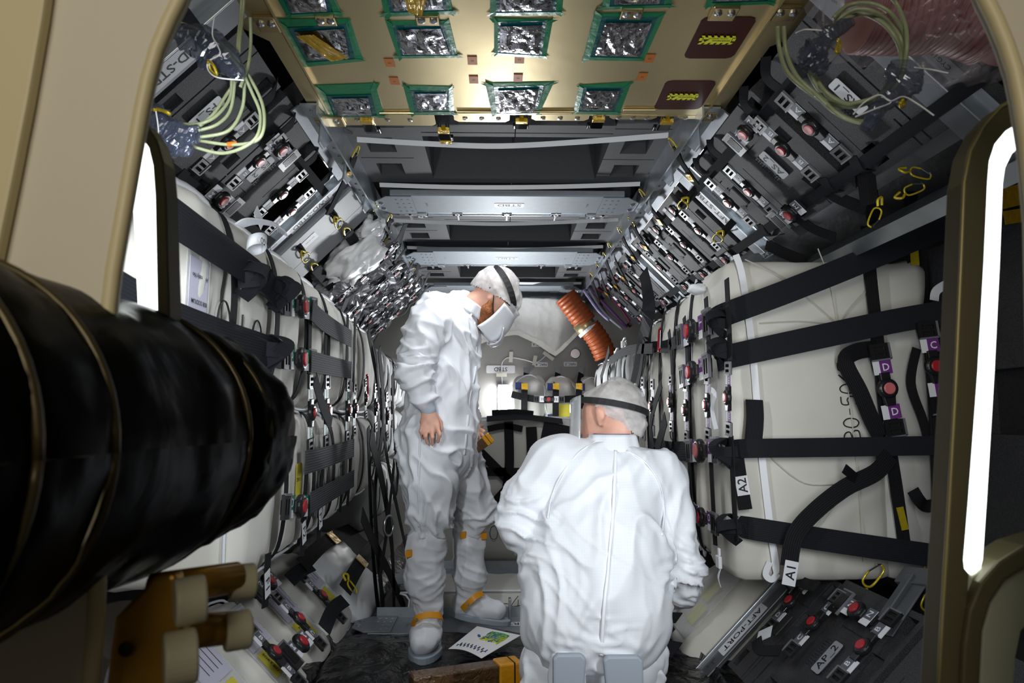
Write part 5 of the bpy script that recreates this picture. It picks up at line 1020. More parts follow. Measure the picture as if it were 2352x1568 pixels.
def suit_mat():
    m = mat('white_cleanroom_fabric', (.66, .68, .74), .6); nt = m.node_tree; N, L = nt.nodes, nt.links; tc = N.new('ShaderNodeTexCoord'); sp = N.new('ShaderNodeSeparateXYZ'); L.new(tc.outputs['Object'], sp.inputs[0]); outs = []
    for ax in (0, 2):
        mu = N.new('ShaderNodeMath'); mu.operation = 'MULTIPLY'; mu.inputs[1].default_value = 820; L.new(sp.outputs[ax], mu.inputs[0]); si = N.new('ShaderNodeMath'); si.operation = 'SINE'; L.new(mu.outputs[0], si.inputs[0]); outs.append(si)
    mx = N.new('ShaderNodeMath'); mx.operation = 'MAXIMUM'; L.new(outs[0].outputs[0], mx.inputs[0]); L.new(outs[1].outputs[0], mx.inputs[1])
    mp = N.new('ShaderNodeMapping'); mp.inputs['Scale'].default_value = (1, 1, .5); mp.inputs['Rotation'].default_value = (.3, .35, .2); L.new(tc.outputs['Object'], mp.inputs[0])
    rn = N.new('ShaderNodeTexNoise'); rn.noise_type = 'RIDGED_MULTIFRACTAL'; rn.inputs['Scale'].default_value = 5.5; rn.inputs['Detail'].default_value = 3; rn.inputs['Roughness'].default_value = .45; rn.inputs['Distortion'].default_value = .5; L.new(mp.outputs[0], rn.inputs['Vector'])
    bp = N.new('ShaderNodeBump'); bp.inputs['Strength'].default_value = .8; bp.inputs['Distance'].default_value = .014; L.new(rn.outputs['Fac'], bp.inputs['Height']); L.new(bp.outputs[0], N['Principled BSDF'].inputs['Normal'])
    r = N.new('ShaderNodeValToRGB'); e = r.color_ramp.elements; e[0].position = .9; e[0].color = (.76, .78, .83, 1); e[1].position = .99; e[1].color = (.71, .74, .81, 1); L.new(mx.outputs[0], r.inputs['Fac']); L.new(r.outputs['Color'], N['Principled BSDF'].inputs['Base Color']); return m
SUIT = suit_mat()
CUFF = mat('grey_knit_cuff', (.42, .46, .53), .8, bump=.4, bscale=300, dist=.001); SOLE = mat('blue_grey_rubber_sole', (.32, .36, .42), .6)
SKIN = mat('fair_skin', (.66, .36, .27), .5, sub=.15, var=.10, vscale=22, bump=.15, bscale=160, dist=.001); BEARD = mat('ginger_beard', (.30, .10, .03), .85, bump=1., bscale=190, dist=.006, var=.4, vscale=90); HAIR = mat('brown_hair', (.16, .08, .04), .8, bump=1., bscale=120, dist=.006)
NET = mat('white_hair_net', (.70, .68, .68), .7, bump=.5, bscale=45, dist=.006, alpha=.60, var=.2, vscale=40); SHLD = mat('white_face_mask', (.80, .81, .86), .45); BAND = mat('black_elastic_band', (.012, .012, .014), .7); ORT = mat('orange_ankle_tape', (.72, .30, .01), .4)
from mathutils.bvhtree import BVHTree
def on_cloth(name, cloth, pts, w, par):
    bt = BVHTree.FromPolygons([v.co[:] for v in cloth.data.vertices], [tuple(p.vertices) for p in cloth.data.polygons]); o_ = ORG[cloth.name]; P, N_ = [], []
    for (x, y) in pts:
        h, n, i, d = bt.ray_cast(CAM-o_, ray(x, y).normalized())
        if h is not None: P.append(h+o_-ray(x, y).normalized()*.001); N_.append(n if n.dot(ray(x, y)) < 0 else -n)
    if len(P) > 2: return obj(name, MB().ribbon(P, N_, w, .003), ZIP, par, sm=True)
# ---------- standing man
Y1p = 2.92
def s(px, py, dy=0.): return PY(Y1p+dy)(px, py)
T = thing('person', 'standing bearded person in white coverall, hairnet and face shield, looking down', 'person', s(985, 1500))
XX = (0, 1, 0)
hc = s(1131, 689, .02); up = V((.74, 0, .67)).normalized(); fw = V((.67, .10, -.74)).normalized(); sdv = up.cross(fw)     # sdv: head's side toward / away from the camera
if sdv.y > 0: sdv = -sdv
H_ = lambda a, b, c: hc+up*a+fw*b+sdv*c
wr = s(983, 945, -.19)
body1 = [(H_(.035, -.015, 0), H_(.02, .015, 0), .088, .084), (H_(-.04, .045, 0), H_(-.075, .06, 0), .058, .042), (H_(.0, .085, 0), H_(-.03, .105, 0), .018, .014, sdv, .8, .012), (H_(-.01, -.01, .078), H_(.02, -.012, .082), .012, .018, sdv, .45, .006), (H_(-.01, -.01, -.078), H_(.02, -.012, -.082), .012, .018, sdv, .45, .006),
         (H_(-.05, -.03, 0), s(1056, 706, .02), .054, .054), (s(1035, 745, .02), s(1010, 940, .02), .085, .11, (0, 1, 0), 1.1), (s(1010, 940, .02), s(1005, 1000, .02), .12, .12),
         (s(985, 745, -.14), s(948, 862, -.20), .045, .038), (s(948, 862, -.20), wr, .036, .026), (s(1000, 735, .20), s(1030, 870, .22), .045, .038), (s(1030, 870, .22), s(1088, 975, .16), .036, .024),
         (s(985, 1000, -.06), s(975, 1190, -.06), .075, .046), (s(975, 1190, -.06), s(985, 1440, -.06), .045, .032), (s(1040, 1000, .12), s(1082, 1180, .17), .075, .044), (s(1082, 1180, .17), s(1080, 1370, .22), .038, .032),
         (wr, s(988, 966, -.20), .026, .030, (0, 1, 0), .55, .012), (s(982, 968, -.20), s(992, 978, -.20), .032, .034, (0, 1, 0), .42, .012)]
for P in (((971, 974), (966, 990), (970, 1005), .0075), ((980, 983), (977, 1002), (982, 1018), .0085), ((992, 984), (993, 1004), (993, 1021), .0085), ((1003, 978), (1010, 998), (1006, 1015), .0085)):
    q = [s(*P[i], -.21-.012*(i == 1)+.01*(i == 2)) for i in range(3)]; body1 += [(q[0], q[1], P[3]+.002, P[3]+.0005, (0, 1, 0), .95, .006), (q[1], q[2], P[3]+.0005, P[3]-.001, (0, 1, 0), .95, .004)]
q = [s(1000, 955, -.18), s(1012, 970, -.17), s(1014, 988, -.175)]; body1 += [(q[0], q[1], .013, .010, (0, 1, 0), .9, .008), (q[1], q[2], .010, .008, (0, 1, 0), .9, .004)]
for (a, b) in (((1095, 982), (1112, 990)), ((1093, 990), (1110, 1000)), ((1090, 998), (1106, 1010)), ((1088, 1006), (1100, 1018))): body1.append((s(*a, .10), s(*b, .08), .010, .008, (0, 1, 0), 1., .005))
body1 += [(s(1086, 978, .15), s(1094, 995, .12), .026, .03, (0, 1, 0), .6, .012), (s(1090, 978, .13), s(1108, 978, .16), .011, .009, (0, 1, 0), 1., .006)]
figure('body', body1, .0062, SKIN, T, k=.022, it=1)
suit1 = [(s(1062, 704, .02), s(1030, 760, .03), .072, .125), (s(1030, 760, .03), s(1012, 880, .03), .135, .145, (0, 1, 0), 1.12), (s(1012, 880, .03), s(1008, 990, .03), .145, .150, (0, 1, 0), 1.1), (s(1000, 728, -.02), s(990, 760, -.06), .095, .095),
         (s(988, 742, -.11), s(966, 800, -.16), .085, .076, (0, 1, 0), 1., .02), (s(966, 800, -.16), s(950, 858, -.20), .074, .062, (0, 1, 0), 1., .012), (s(950, 858, -.20), s(970, 918, -.195), .060, .042, (0, 1, 0), 1., .012), (s(1015, 745, .17), s(1040, 860, .22), .080, .066), (s(1040, 860, .22), s(1078, 955, .17), .062, .044),
         (s(978, 1010, -.05), s(984, 1110, -.06), .124, .118), (s(984, 1110, -.06), s(988, 1180, -.06), .116, .092), (s(988, 1180, -.06), s(979, 1236, -.05), .090, .066), (s(1050, 1010, .10), s(1072, 1110, .16), .098, .080), (s(1072, 1110, .16), s(1092, 1178, .17), .080, .076), (s(1092, 1178, .17), s(1078, 1220, .19), .074, .056), (s(1008, 990, .03), s(1020, 1040, .03), .15, .13)]
Zs = [(s(985, 1225, -.06), .16), (s(1085, 1190, .17), .13), (s(950, 862, -.20), .13), (s(975, 915, -.19), .08)]
C1 = figure('coverall', suit1, .0068, SUIT, T, k=.03, folds=1, zones=Zs, sd=3, amp=.0170, lean=(.25, 0, 0), fx=12., fz=4.)
figure('cuff', [(s(967, 910, -.195), s(984, 940, -.19), .040, .031)], .006, CUFF, T)
obj('collar', MB().grid(lambda u, v: (lambda a: s(1072, 712, .02)+V((.55, 0, .83))*(.05*v-.01)+(V((.83, 0, -.55))*math.cos(a)+V((0, 1, 0))*math.sin(a))*(.078-.006*v)*(1+.03*math.sin(a*9)))(u*6.2832), 48, 6), SUIT, T, sm=True, solid=.003)
# zip and seams
on_cloth('front_seam', C1, [(1090, 740), (1094, 800), (1092, 850), (1080, 910), (1075, 960), (1070, 1010), (1066, 1045)], .012, T)
on_cloth('leg_seam', C1, [(966, 1000), (963, 1050), (962, 1110), (963, 1170), (962, 1210)], .004, T)
obj('snap_button', MB().lathe(Fr(s(1082, 722, -.065), (1, 0, 0), (0, 0, 1), (.3, -1, 0)), [(.004, 0), (.004, .003), (.0, .003)], 10), STEEL, T)
# boots
def boot(shaft, foot, toe, sole, dz, name='boot_cover', sd=1):
    o = figure(name, shaft+foot, .0075, SUIT, T, k=.03, folds=1, zones=[(q[1], .12) for q in shaft], sd=sd, amp=.008, fz=5)
    return o
fx_ = s(984, 1460).x
b_ = boot([(s(977, 1245, -.05), s(976, 1330, -.05), .074, .080), (s(976, 1330, -.05), s(986, 1385, -.05), .078, .056), (s(979, 1250, -.05), s(979, 1258, -.05), .078, .078)], [(s(985, 1395, -.04), V((fx_, 2.90, .13)), .056, .056), (V((fx_, 2.93, .105)), V((fx_, 2.80, .105)), .048, .054), (V((fx_, 2.80, .105)), V((fx_, 2.735, .092)), .054, .048, (0, 0, 1), .85)], None, None, 0)
z0 = .030; F = Fr((fx_, 2.835, z0), (1, 0, 0), (0, 1, 0), (0, 0, 1)); mb = MB()
def solep(F, L_, W_, th): return MB().prism(F, [(W_*.5*math.cos(a)*(1 if math.sin(a) < 0 else .85), L_*.5*math.sin(a)) for a in [i*math.pi/14 for i in range(28)]], 0, th)
obj('sole', solep(F, .325, .138, .028), SOLE, T, bev=.004)
boot([(s(1079, 1236, .18), s(1080, 1320, .18), .064, .070), (s(1080, 1320, .18), s(1076, 1372, .20), .068, .056), (s(1079, 1238, .18), s(1079, 1244, .18), .066, .066)], [(s(1070, 1385, .20), s(1105, 1395, .18), .054, .048), (s(1105, 1395, .18), s(1140, 1402, .17), .046, .040), (s(1058, 1392, .2), s(1064, 1390, .2), .04, .045)], None, None, 0, sd=8)
c = s(1102, 1415, .185); u_ = (s(1160, 1424, .17)-s(1042, 1402, .20)).normalized(); F = Fr(c, V((0, 1, 0)).cross(u_)*0+V((0, 1, 0)), u_, u_.cross(V((0, 1, 0)))*-1); n_ = F.n if F.n.z > 0 else -F.n
obj('sole', solep(Fr(c-n_*.018, (0, 1, 0), u_, n_), .275, .122, .026), SOLE, T, bev=.004)
for P, nm in (([(948, 1440, -.12), (958, 1420, -.155), (985, 1412, -.16), (1010, 1414, -.14), (1015, 1420, -.10)], 'near'), ([(1062, 1398, .12), (1075, 1385, .10), (1092, 1370, .10), (1108, 1362, .13)], 'far')):
    a = obj('ankle_strap', MB().ribbon([s(*q) for q in P], [V((s(*q)-s(985 if nm == 'near' else 1085, 1440 if nm == 'near' else 1380, -.05 if nm == 'near' else .2))) for q in P], .024, .004), ORT, T)
    q = s(*P[1]); obj('strap_snap', MB().lathe(Fr(q+V((0, -.012, 0)), (1, 0, 0), (0, 0, 1), (0, -1, 0)), [(.005, 0), (.005, .004), (0, .004)], 10), STEEL, a)
for (x, y, d) in ((940, 1270, -.11), (1064, 1228, .12), (1112, 1230, .13)): obj('orange_tape_tab', MB().box(Fr(s(x, y, d), (1, 0, .2), (0, 1, 0), (0, -.2, 1)), -.012, .012, -.02, .006, -.012, .014), ORT, T)
# head gear
figure('beard', [(H_(-.050, .052, 0), H_(-.085, .058, 0), .055, .042), (H_(-.045, .02, .045), H_(-.08, .035, .02), .026, .028), (H_(-.045, .02, -.045), H_(-.08, .035, -.02), .026, .028), (H_(-.02, .005, .070), H_(-.05, .02, .06), .014, .022)], .006, BEARD, T, k=.02, folds=1, amp=.004, sd=5)
hn = lambda x, y, z: (V((x, y, z))-hc).dot(up)*.8-(V((x, y, z))-hc).dot(fw)*.75 > .012
figure('hair_net', [(H_(.045, -.02, 0), H_(.03, .015, 0), .104, .098), (H_(.03, -.05, .02), H_(.01, -.07, .02), .07, .05)], .006, NET, T, folds=1, amp=.008, sd=2, keep=lambda x, y, z: (V((x, y, z))-hc).dot(up)-(V((x, y, z))-hc).dot(fw)*.35 > .010, fz=8)
obj('head_band', MB().ribbon([H_(.112*math.sin(a)*.25+.055-.035*math.cos(a), .104*math.cos(a), .1*math.sin(a)) for a in [i*.2-.1 for i in range(33)]], [H_(.0, .104*math.cos(a), .1*math.sin(a))-H_(0, 0, 0) for a in [i*.2-.1 for i in range(33)]], .026, .003, sm=False), BAND, T)
obj('face_shield', MB().grid(lambda u, v: H_(.020-.15*v, (.125+.03*math.sin(v*2.6))*math.cos((u-.5)*2.4)-.01*v, .108*math.sin((u-.5)*2.4)*(1-.30*v)), 24, 12), SHLD, T, sm=True, solid=.002)
obj('mask_lobe', MB().grid(lambda u, v: H_(-.05-.09*v, .135+.03*math.sin(v*2.6)-.06*(u-.5)**2, .075*(u-.5)*2*(1-.4*v)), 16, 12), SHLD, T, sm=True, solid=.002)
GLS = mat('clear_goggle_lens', (.8, .82, .85), .05, alpha=.35, coat=1.)
gl = obj('safety_glasses', MB().grid(lambda u, v: H_(.045-.055*v, .118*math.cos((u-.5)*2.4)+.01, .09*math.sin((u-.5)*2.4)), 20, 4), GLS, T, sm=True, solid=.002)
obj('temple_arm', MB().tube([H_(.03, .07, .088), H_(.025, .0, .094), H_(.028, -.035, .092), H_(.015, -.045, .090)], .0028, 6), BAND, gl)
obj('mask_strap', MB().tube(smooth([H_(.02, -.02, .088), H_(-.03, .03, .080), H_(-.06, .07, .065)], 4), .0025, 6), BAND, T)
figure('hair_under_net', [(H_(.038, -.015, 0), H_(.022, .010, 0), .092, .087)], .006, mat('ginger_brown_hair', (.24, .12, .07), .8, bump=1., bscale=120, dist=.006), T, keep=lambda x, y, z: (V((x, y, z))-hc).dot(up)-(V((x, y, z))-hc).dot(fw)*.35 > .012)
# the brown wrapped piece he holds
c0, c1_ = s(1104, 1022, .06), s(1128, 1003, .02); t = thing('wrapped_bar', 'short brown bar with yellow taped end held at the standing man\'s hip', 'bar', c0); u_ = (c1_-c0).normalized(); v_ = V((0, 1, 0)); n_ = u_.cross(v_); F = Fr(c0, u_, v_, n_)
obj('wrapped_body', MB().box(F, -.06, .045, -.03, .03, -.026, .026), BRF, t, bev=.004); obj('yellow_taped_end', MB().box(F, .03, .072, -.032, .032, -.028, .028), MT['orange_yellow_tape'], t, bev=.004); obj('tape_seam', MB().box(F, .05, .053, -.0325, .0325, -.0285, .0285), INK, t)
# ---------- kneeling man
def k_(px, py, Y): return PY(Y)(px, py)
T = thing('person', 'kneeling person in white coverall seen from behind, hairnet and black headband', 'person', k_(1370, 1568, 2.05))
hc = k_(1405, 957, 2.12); up = V((.05, .22, .97)).normalized(); fw = V((-.78, .55, -.28)); fw = (fw-up*fw.dot(up)).normalized(); sdv = fw.cross(up)
if sdv.y > 0: sdv = -sdv
body2 = [(H_(.018, -.02, 0), H_(.008, .02, 0), .078, .076), (H_(-.045, .045, 0), H_(-.085, .065, 0), .052, .038), (H_(-.01, .085, 0), H_(-.035, .105, 0), .016, .014, sdv, .8, .012), (H_(-.035, .0, .070), H_(.0, -.004, .078), .010, .019, fw, .9, .006), (H_(-.035, .0, -.070), H_(.0, -.004, -.078), .012, .018, sdv, .45, .006), (H_(-.01, -.012, .085), H_(-.025, -.012, .08), .012, .008, sdv, .5, .006),
         (H_(-.05, -.03, 0), k_(1405, 1040, 2.10), .054, .056), (k_(1390, 1120, 2.09), k_(1370, 1250, 2.04), .085, .11, (0, 1, 0), .8), (k_(1370, 1250, 2.02), k_(1365, 1440, 1.98), .12, .13, (0, 1, 0), .85),
         (k_(1265, 1075, 2.08), k_(1195, 1195, 2.06), .045, .038), (k_(1195, 1195, 2.06), k_(1232, 1275, 2.28), .036, .028), (k_(1232, 1275, 2.28), k_(1262, 1290, 2.36), .026, .030, (0, 0, 1), .5), (k_(1525, 1090, 2.08), k_(1572, 1290, 2.06), .045, .038), (k_(1572, 1290, 2.06), k_(1500, 1330, 2.30), .036, .026), (k_(1500, 1330, 2.30), k_(1480, 1335, 2.38), .026, .030, (0, 0, 1), .5),
         (V((.22, 2.0, .30)), V((.17, 2.42, .11)), .085, .06), (V((.34, 2.0, .30)), V((.42, 2.42, .11)), .085, .06), (V((.17, 2.42, .10)), V((.24, 1.90, .12)), .055, .04), (V((.42, 2.42, .10)), V((.34, 1.90, .12)), .055, .04)]
for i in range(4):
    for (a, sx) in ((k_(1262, 1290, 2.36), 1), (k_(1480, 1335, 2.38), -1)): b = a+V((sx*.03, .03, .015-.018*i)); body2 += [(a+V((0, .0, .02-.014*i)), b, .010, .009, (0, 1, 0), 1., .006), (b, b+V((sx*.015, .035, -.015)), .009, .0075, (0, 1, 0), 1., .005)]
for (a, sx) in ((k_(1262, 1290, 2.36), 1), (k_(1480, 1335, 2.38), -1)): body2 += [(a+V((0, -.02, .02)), a+V((sx*.02, .0, .05)), .013, .010, (0, 1, 0), 1., .006)]
figure('body', body2, .0068, SKIN, T, k=.022, it=1)
suit2 = [(k_(1404, 1056, 2.09), k_(1386, 1140, 2.06), .062, .15, (0, 1, 0), .85), (k_(1300, 1092, 2.07), k_(1480, 1105, 2.07), .090, .090), (k_(1330, 1085, 2.06), k_(1460, 1095, 2.06), .095, .095), (k_(1380, 1195, 2.05), k_(1370, 1280, 2.02), .185, .205, (0, 1, 0), .72), (k_(1370, 1280, 2.02), k_(1365, 1400, 1.98), .205, .205, (0, 1, 0), .78), (k_(1290, 1290, 2.0), k_(1285, 1420, 1.97), .10, .10), (k_(1440, 1290, 2.0), k_(1455, 1410, 1.97), .10, .10), (k_(1300, 1440, 1.97), k_(1440, 1440, 1.97), .085, .085),
         (k_(1275, 1070, 2.08), k_(1222, 1150, 2.07), .085, .078), (k_(1222, 1150, 2.07), k_(1200, 1205, 2.06), .076, .068), (k_(1200, 1205, 2.06), k_(1226, 1256, 2.20), .064, .045), (k_(1518, 1090, 2.08), k_(1545, 1190, 2.07), .080, .068), (k_(1545, 1190, 2.07), k_(1562, 1300, 2.06), .066, .062), (k_(1562, 1300, 2.06), k_(1555, 1345, 2.10), .062, .055), (k_(1555, 1345, 2.10), k_(1510, 1345, 2.24), .05, .04)]
Zs = [(k_(1200, 1215, 2.0), .15), (k_(1565, 1320, 2.0), .15), (k_(1370, 1500, 1.9), .16)]
C2 = figure('coverall', suit2, .0066, SUIT, T, k=.03, folds=1, zones=Zs, sd=11, amp=.0115, lean=(-.22, 0, 0), fz=2.2, fx=10., dg=.45)
for q_ in ((k_(1252, 1490, 1.99), k_(1250, 1585, 1.97), .045, .042), (k_(1484, 1490, 1.99), k_(1488, 1585, 1.97), .040, .040)): figure('trouser_fold', [q_], .0065, SUIT, T, folds=1, amp=.018, sd=21, fx=14)
figure('trouser', [(V((.22, 2.02, .28)), V((.17, 2.42, .12)), .12, .09), (V((.36, 2.02, .28)), V((.42, 2.42, .12)), .12, .09), (V((.17, 2.42, .11)), V((.21, 1.98, .13)), .085, .07), (V((.42, 2.42, .11)), V((.36, 1.98, .13)), .085, .07)], .009, SUIT, T, folds=1, amp=.010, sd=31)
on_cloth('back_seam', C2, [(1414, 1035), (1413, 1070), (1411, 1120), (1409, 1170), (1405, 1220), (1400, 1270), (1396, 1320), (1390, 1370), (1386, 1420), (1383, 1470), (1381, 1505)], .009, T)
on_cloth('shoulder_seam', C2, [(1375, 1010), (1330, 1040), (1290, 1090), (1268, 1140), (1258, 1190)], .004, T); on_cloth('shoulder_seam', C2, [(1440, 1035), (1480, 1060), (1515, 1110), (1525, 1170), (1520, 1230)], .004, T)
for (x0, x1, yt, sx) in ((1270, 1347, 1503, 1), (1386, 1478, 1508, -1)):
    Y_ = 1.80; z_t = k_(1300, yt, Y_).z; xa, xb = k_(x0, 1530, Y_).x, k_(x1, 1530, Y_).x; xm = (xa+xb)/2; w_ = (xb-xa)/2
    P = [(xa, z_t-.01), (xa+.012, z_t), (xb-.012, z_t), (xb, z_t-.012), (xb-w_*.1*(1+sx), z_t-.12), (xb+w_*.1, .14), (xm+w_*.6, .05), (xm, .035), (xm-w_*.6, .05), (xa-w_*.1, .14), (xa+w_*.1*(1-sx), z_t-.12)]
    obj('sole', MB().prism(Fr((0, Y_, 0), (1, 0, 0), (0, 0, 1), (0, -1, 0)), P[::-1], -.022, 0), SOLE, T, bev=.006)
    figure('boot_cover', [(V((xm, Y_+.07, z_t-.045)), V((xm, Y_+.07, .10)), .046, .05)], .0075, SUIT, T, folds=1, amp=.005, sd=41)
C_ = k_(1408, 1030, 2.085)
obj('collar', MB().grid(lambda u, v: (lambda a: C_+V((0, -.01, .01))+V((.0, .2, .95))*(.055*v-.02)+(V((1, 0, 0))*math.cos(a)*1.05+V((0, 1, 0))*math.sin(a))*(.076-.010*v)*(1+.03*math.sin(a*9)))(u*6.2832), 48, 6), SUIT, T, sm=True, solid=.003)
obj('undershirt', MB().tube([C_+V((.056*math.cos(a*.3), .056*math.sin(a*.3)-.006, .040)) for a in range(22)], .006, 6), mat('blue_undershirt', (.02, .05, .22), .8), T, sm=True)
figure('hair_net', [(H_(.030, -.022, 0), H_(.018, .020, 0), .089, .086), (H_(-.02, -.055, -.01), H_(-.035, -.065, -.01), .055, .045)], .006, NET, T, folds=1, amp=.007, sd=12, keep=lambda x, y, z: (V((x, y, z))-hc).dot(up)-(V((x, y, z))-hc).dot(fw)*.85 > .004, fz=7)
figure('hair', [(H_(-.02, -.06, .0), H_(-.055, -.06, 0), .045, .03)], .006, HAIR, T)
obj('head_band', MB().ribbon([H_(.028+.022*math.cos(a), .112*math.cos(a), .104*math.sin(a)) for a in [i*.2-.1 for i in range(33)]], [H_(0, .112*math.cos(a), .104*math.sin(a))-H_(0, 0, 0) for a in [i*.2-.1 for i in range(33)]], .019, .003, sm=False), BAND, T)
obj('face_shield', MB().grid(lambda u, v: H_(.05-.20*v, .135*math.cos((u-.5)*2.4), .112*math.sin((u-.5)*2.4)), 24, 12), mat('clear_shield_film', (.75, .78, .82), .05, alpha=.4, coat=1.), T, sm=True, solid=.002)
figure('hair_under_net', [(H_(.030, -.02, 0), H_(.018, .010, 0), .081, .078), (H_(-.02, -.055, 0), H_(-.03, -.058, 0), .04, .035)], .006, HAIR, T, keep=lambda x, y, z: (V((x, y, z))-hc).dot(up)-(V((x, y, z))-hc).dot(fw)*.85 > .006)
# ================================================================ FOREGROUND: hatch frame, lamps, duct, fitting
CR = mat('cream_painted_metal', (.72, .66, .52), .5, bump=.15, bscale=120, dist=.001); CR2 = mat('pale_yellow_edge', (.72, .62, .36), .45)
OLV = mat('olive_bronze_edge', (.105, .09, .045), .4, .3)
SAGE = mat('sage_painted_plate', (.42, .43, .33), .5)
HY = .55
ph = PY(HY); Fh = Fr((0, HY, 0), (1, 0, 0), (0, 0, 1), (0, -1, 0))
def h2(P, pl=None): return [((pl or ph)(*q).x, (pl or ph)(*q).z) for q in P]
Lb = [(430, -60), (415, -20), (385, 40), (355, 110), (335, 180), (322, 240), (302, 350), (276, 500), (255, 620), (243, 720), (232, 900), (222, 1200), (212, 1450), (195, 1640)]
Rb = [(2250, -60), (2270, -10), (2295, 40), (2318, 95), (2338, 155), (2352, 220), (2368, 320), (2385, 500), (2395, 900), (2400, 1300), (2410, 1700)]
t = thing('hatch_surround', 'cream painted hatch frame curving along the left and top right edges', 'hatch frame', (0, HY, .3))
obj('left_panel', MB().prism(Fh, [(-.72, h2(Lb)[-1][1])]+[(-.72, h2(Lb)[0][1])]+h2(Lb), -.02, .0), CR, t, bev=.003)
obj('left_edge', MB().tube([Fh.p(x, z, -.004) for x, z in h2(Lb)], .0065, 8), CR2, t, sm=True)
obj('outer_flange', MB().prism(Fh, [(-.72, 1.40)]+h2([(135, -60), (118, 60), (85, 250), (50, 430), (15, 600), (-20, 800)])+[(-.72, .9)], .0, .012), CR2, t, bev=.003)
obj('right_panel', MB().prism(Fh, h2(Rb)[::-1]+[(.85, h2(Rb)[0][1]), (.85, h2(Rb)[-1][1])], -.02, .0), CR, t, bev=.003)
obj('right_edge', MB().tube([Fh.p(x, z, -.004) for x, z in h2(Rb)], .0065, 8), CR2, t, sm=True)
GLOW = mat('lit_led_diffuser', (.93, 1, .98), .4, emit=2.4)
def poly_part(name, P, y, th, m, par, bev=.002): pl = PY(y); return obj(name, MB().prism(Fr((0, y, 0), (1, 0, 0), (0, 0, 1), (0, -1, 0)), h2(P, pl), -th, 0), m, par, bev=bev)
RY = .72
t = thing('led_strip_lamp', 'long white glowing LED lamp with olive housing at the right edge', 'lamp', (.5, RY, .75))
wl = [(2420, 255), (2352, 275), (2312, 300), (2287, 330), (2274, 370), (2270, 420), (2262, 600), (2248, 850), (2226, 1150), (2215, 1285), (2217, 1305), (2228, 1318)]; wr = [(2243, 1316), (2254, 1305), (2259, 1285), (2268, 1150), (2286, 850), (2298, 600), (2305, 420), (2310, 385), (2326, 352), (2352, 328), (2420, 300)]
ol = [(2420, 190), (2352, 214), (2298, 245), (2256, 290), (2228, 345), (2214, 420), (2207, 600), (2194, 900), (2180, 1150), (2162, 1450), (2152, 1640)]
poly_part('diffuser', wl+wr, RY, .012, GLOW, t); poly_part('housing', ol+[(2200, 1640), (2212, 1480), (2222, 1400), (2226, 1330)]+wl[::-1], RY-.004, .03, OLV, t)
obj('housing_edge', MB().tube([PY(RY-.006)(*q) for q in ol], .0022, 6), mat('worn_gold_edge', (.33, .28, .13), .4, .5), t, sm=True)
t = thing('hatch_bracket', 'sage painted curved bracket at the bottom right corner', 'bracket', (.45, RY+.02, .6))
c1 = [(2420, 1232), (2352, 1252), (2295, 1288), (2252, 1338), (2226, 1400), (2214, 1480), (2206, 1640)]; c2 = [(2420, 1290), (2360, 1302), (2310, 1332), (2276, 1384), (2258, 1450), (2248, 1640)]; c3 = [(2420, 1405), (2372, 1420), (2346, 1450), (2334, 1510), (2326, 1640)]
poly_part('plate', [(2178, 1240), (2205, 1240), (2212, 1300), (2232, 1322), (2262, 1300), (2300, 1275), (2252, 1338), (2226, 1400), (2214, 1480), (2206, 1640), (2168, 1640)], RY+.002, .014, SAGE, t)
poly_part('curved_rim', c1+c2[::-1], RY-.01, .04, OLV, t, .003); poly_part('web', c2+c3[::-1], RY+.01, .01, SAGE, t)
t = thing('led_strip_lamp', 'white glowing LED lamp with olive housing left of the cream bags', 'lamp', (-.4, RY, 1.1))
poly_part('diffuser', [(262, 330), (300, 318), (322, 318), (340, 338), (350, 380), (355, 450), (358, 600), (361, 760), (318, 760), (306, 500), (298, 420)], RY, .012, GLOW, t)
poly_part('housing', [(240, 235), (300, 255), (335, 280), (360, 320), (374, 370), (381, 450), (385, 600), (390, 760), (361, 760), (358, 600), (355, 450), (350, 380), (340, 338), (322, 312), (290, 300), (240, 300)], RY-.004, .03, OLV, t)
# duct with black film
t = thing('film_covered_duct', 'large black film-wrapped duct section in the left foreground', 'duct', (-.41, .75, .78))
BF = mat('wrinkled_black_film', (.006, .0055, .0045), .26, bump=.2, bscale=7, kind='film', dist=.02, spec=.04, ior=1.25)
DFm = Fr((-.41, 0, .926), (1, 0, 0), (0, 0, 1), (0, 1, 0))
def dct(prof, name, m, amp=.006, sd=0):
    n = len(prof); seg = 96; P = smooth([V((a, b, 0)) for a, b in prof], 7)
    def f(u, v):
        i = v*(len(P)-1); k = min(len(P)-2, int(i)); q = P[k].lerp(P[k+1], i-k); a = u*2*math.pi
        w_ = amp*(noise.noise(V((math.cos(a)*2.2, math.sin(a)*2.2, q.y*16+sd)))+.7*abs(noise.noise(V((math.cos(a)*5, math.sin(a)*5, q.y*30+a))))) if q.x > .03 else 0
        return DFm.p((q.x+w_)*math.cos(a), (q.x+w_)*math.sin(a), q.y)
    o = obj(name, MB().grid(f, seg, len(P)-1), m, t, sm=True); weld(o); return o
dct([(.135, .16), (.146, .25), (.143, .36), (.148, .42), (.143, .48)], 'near_section', BF, .005, 1)
dct([(.143, .485), (.144, .55), (.142, .62), (.145, .68), (.143, .742)], 'middle_section', BF, .004, 5)
dct([(.118, .748), (.119, .80), (.134, .83), (.137, .88), (.131, .95), (.10, .99), (.05, 1.005), (.0, 1.008)], 'end_cap', BF, .009, 9)
for y, r in ((.485, .144), (.745, .1435), (.84, .134), (.40, .147)): obj('seam_ring', MB().tube([DFm.p(r*math.cos(a*math.pi/32), r*math.sin(a*math.pi/32), y) for a in range(65)], .0035, 6), mat('dark_gold_seam', (.10, .075, .03), .35, .4), t, sm=True)
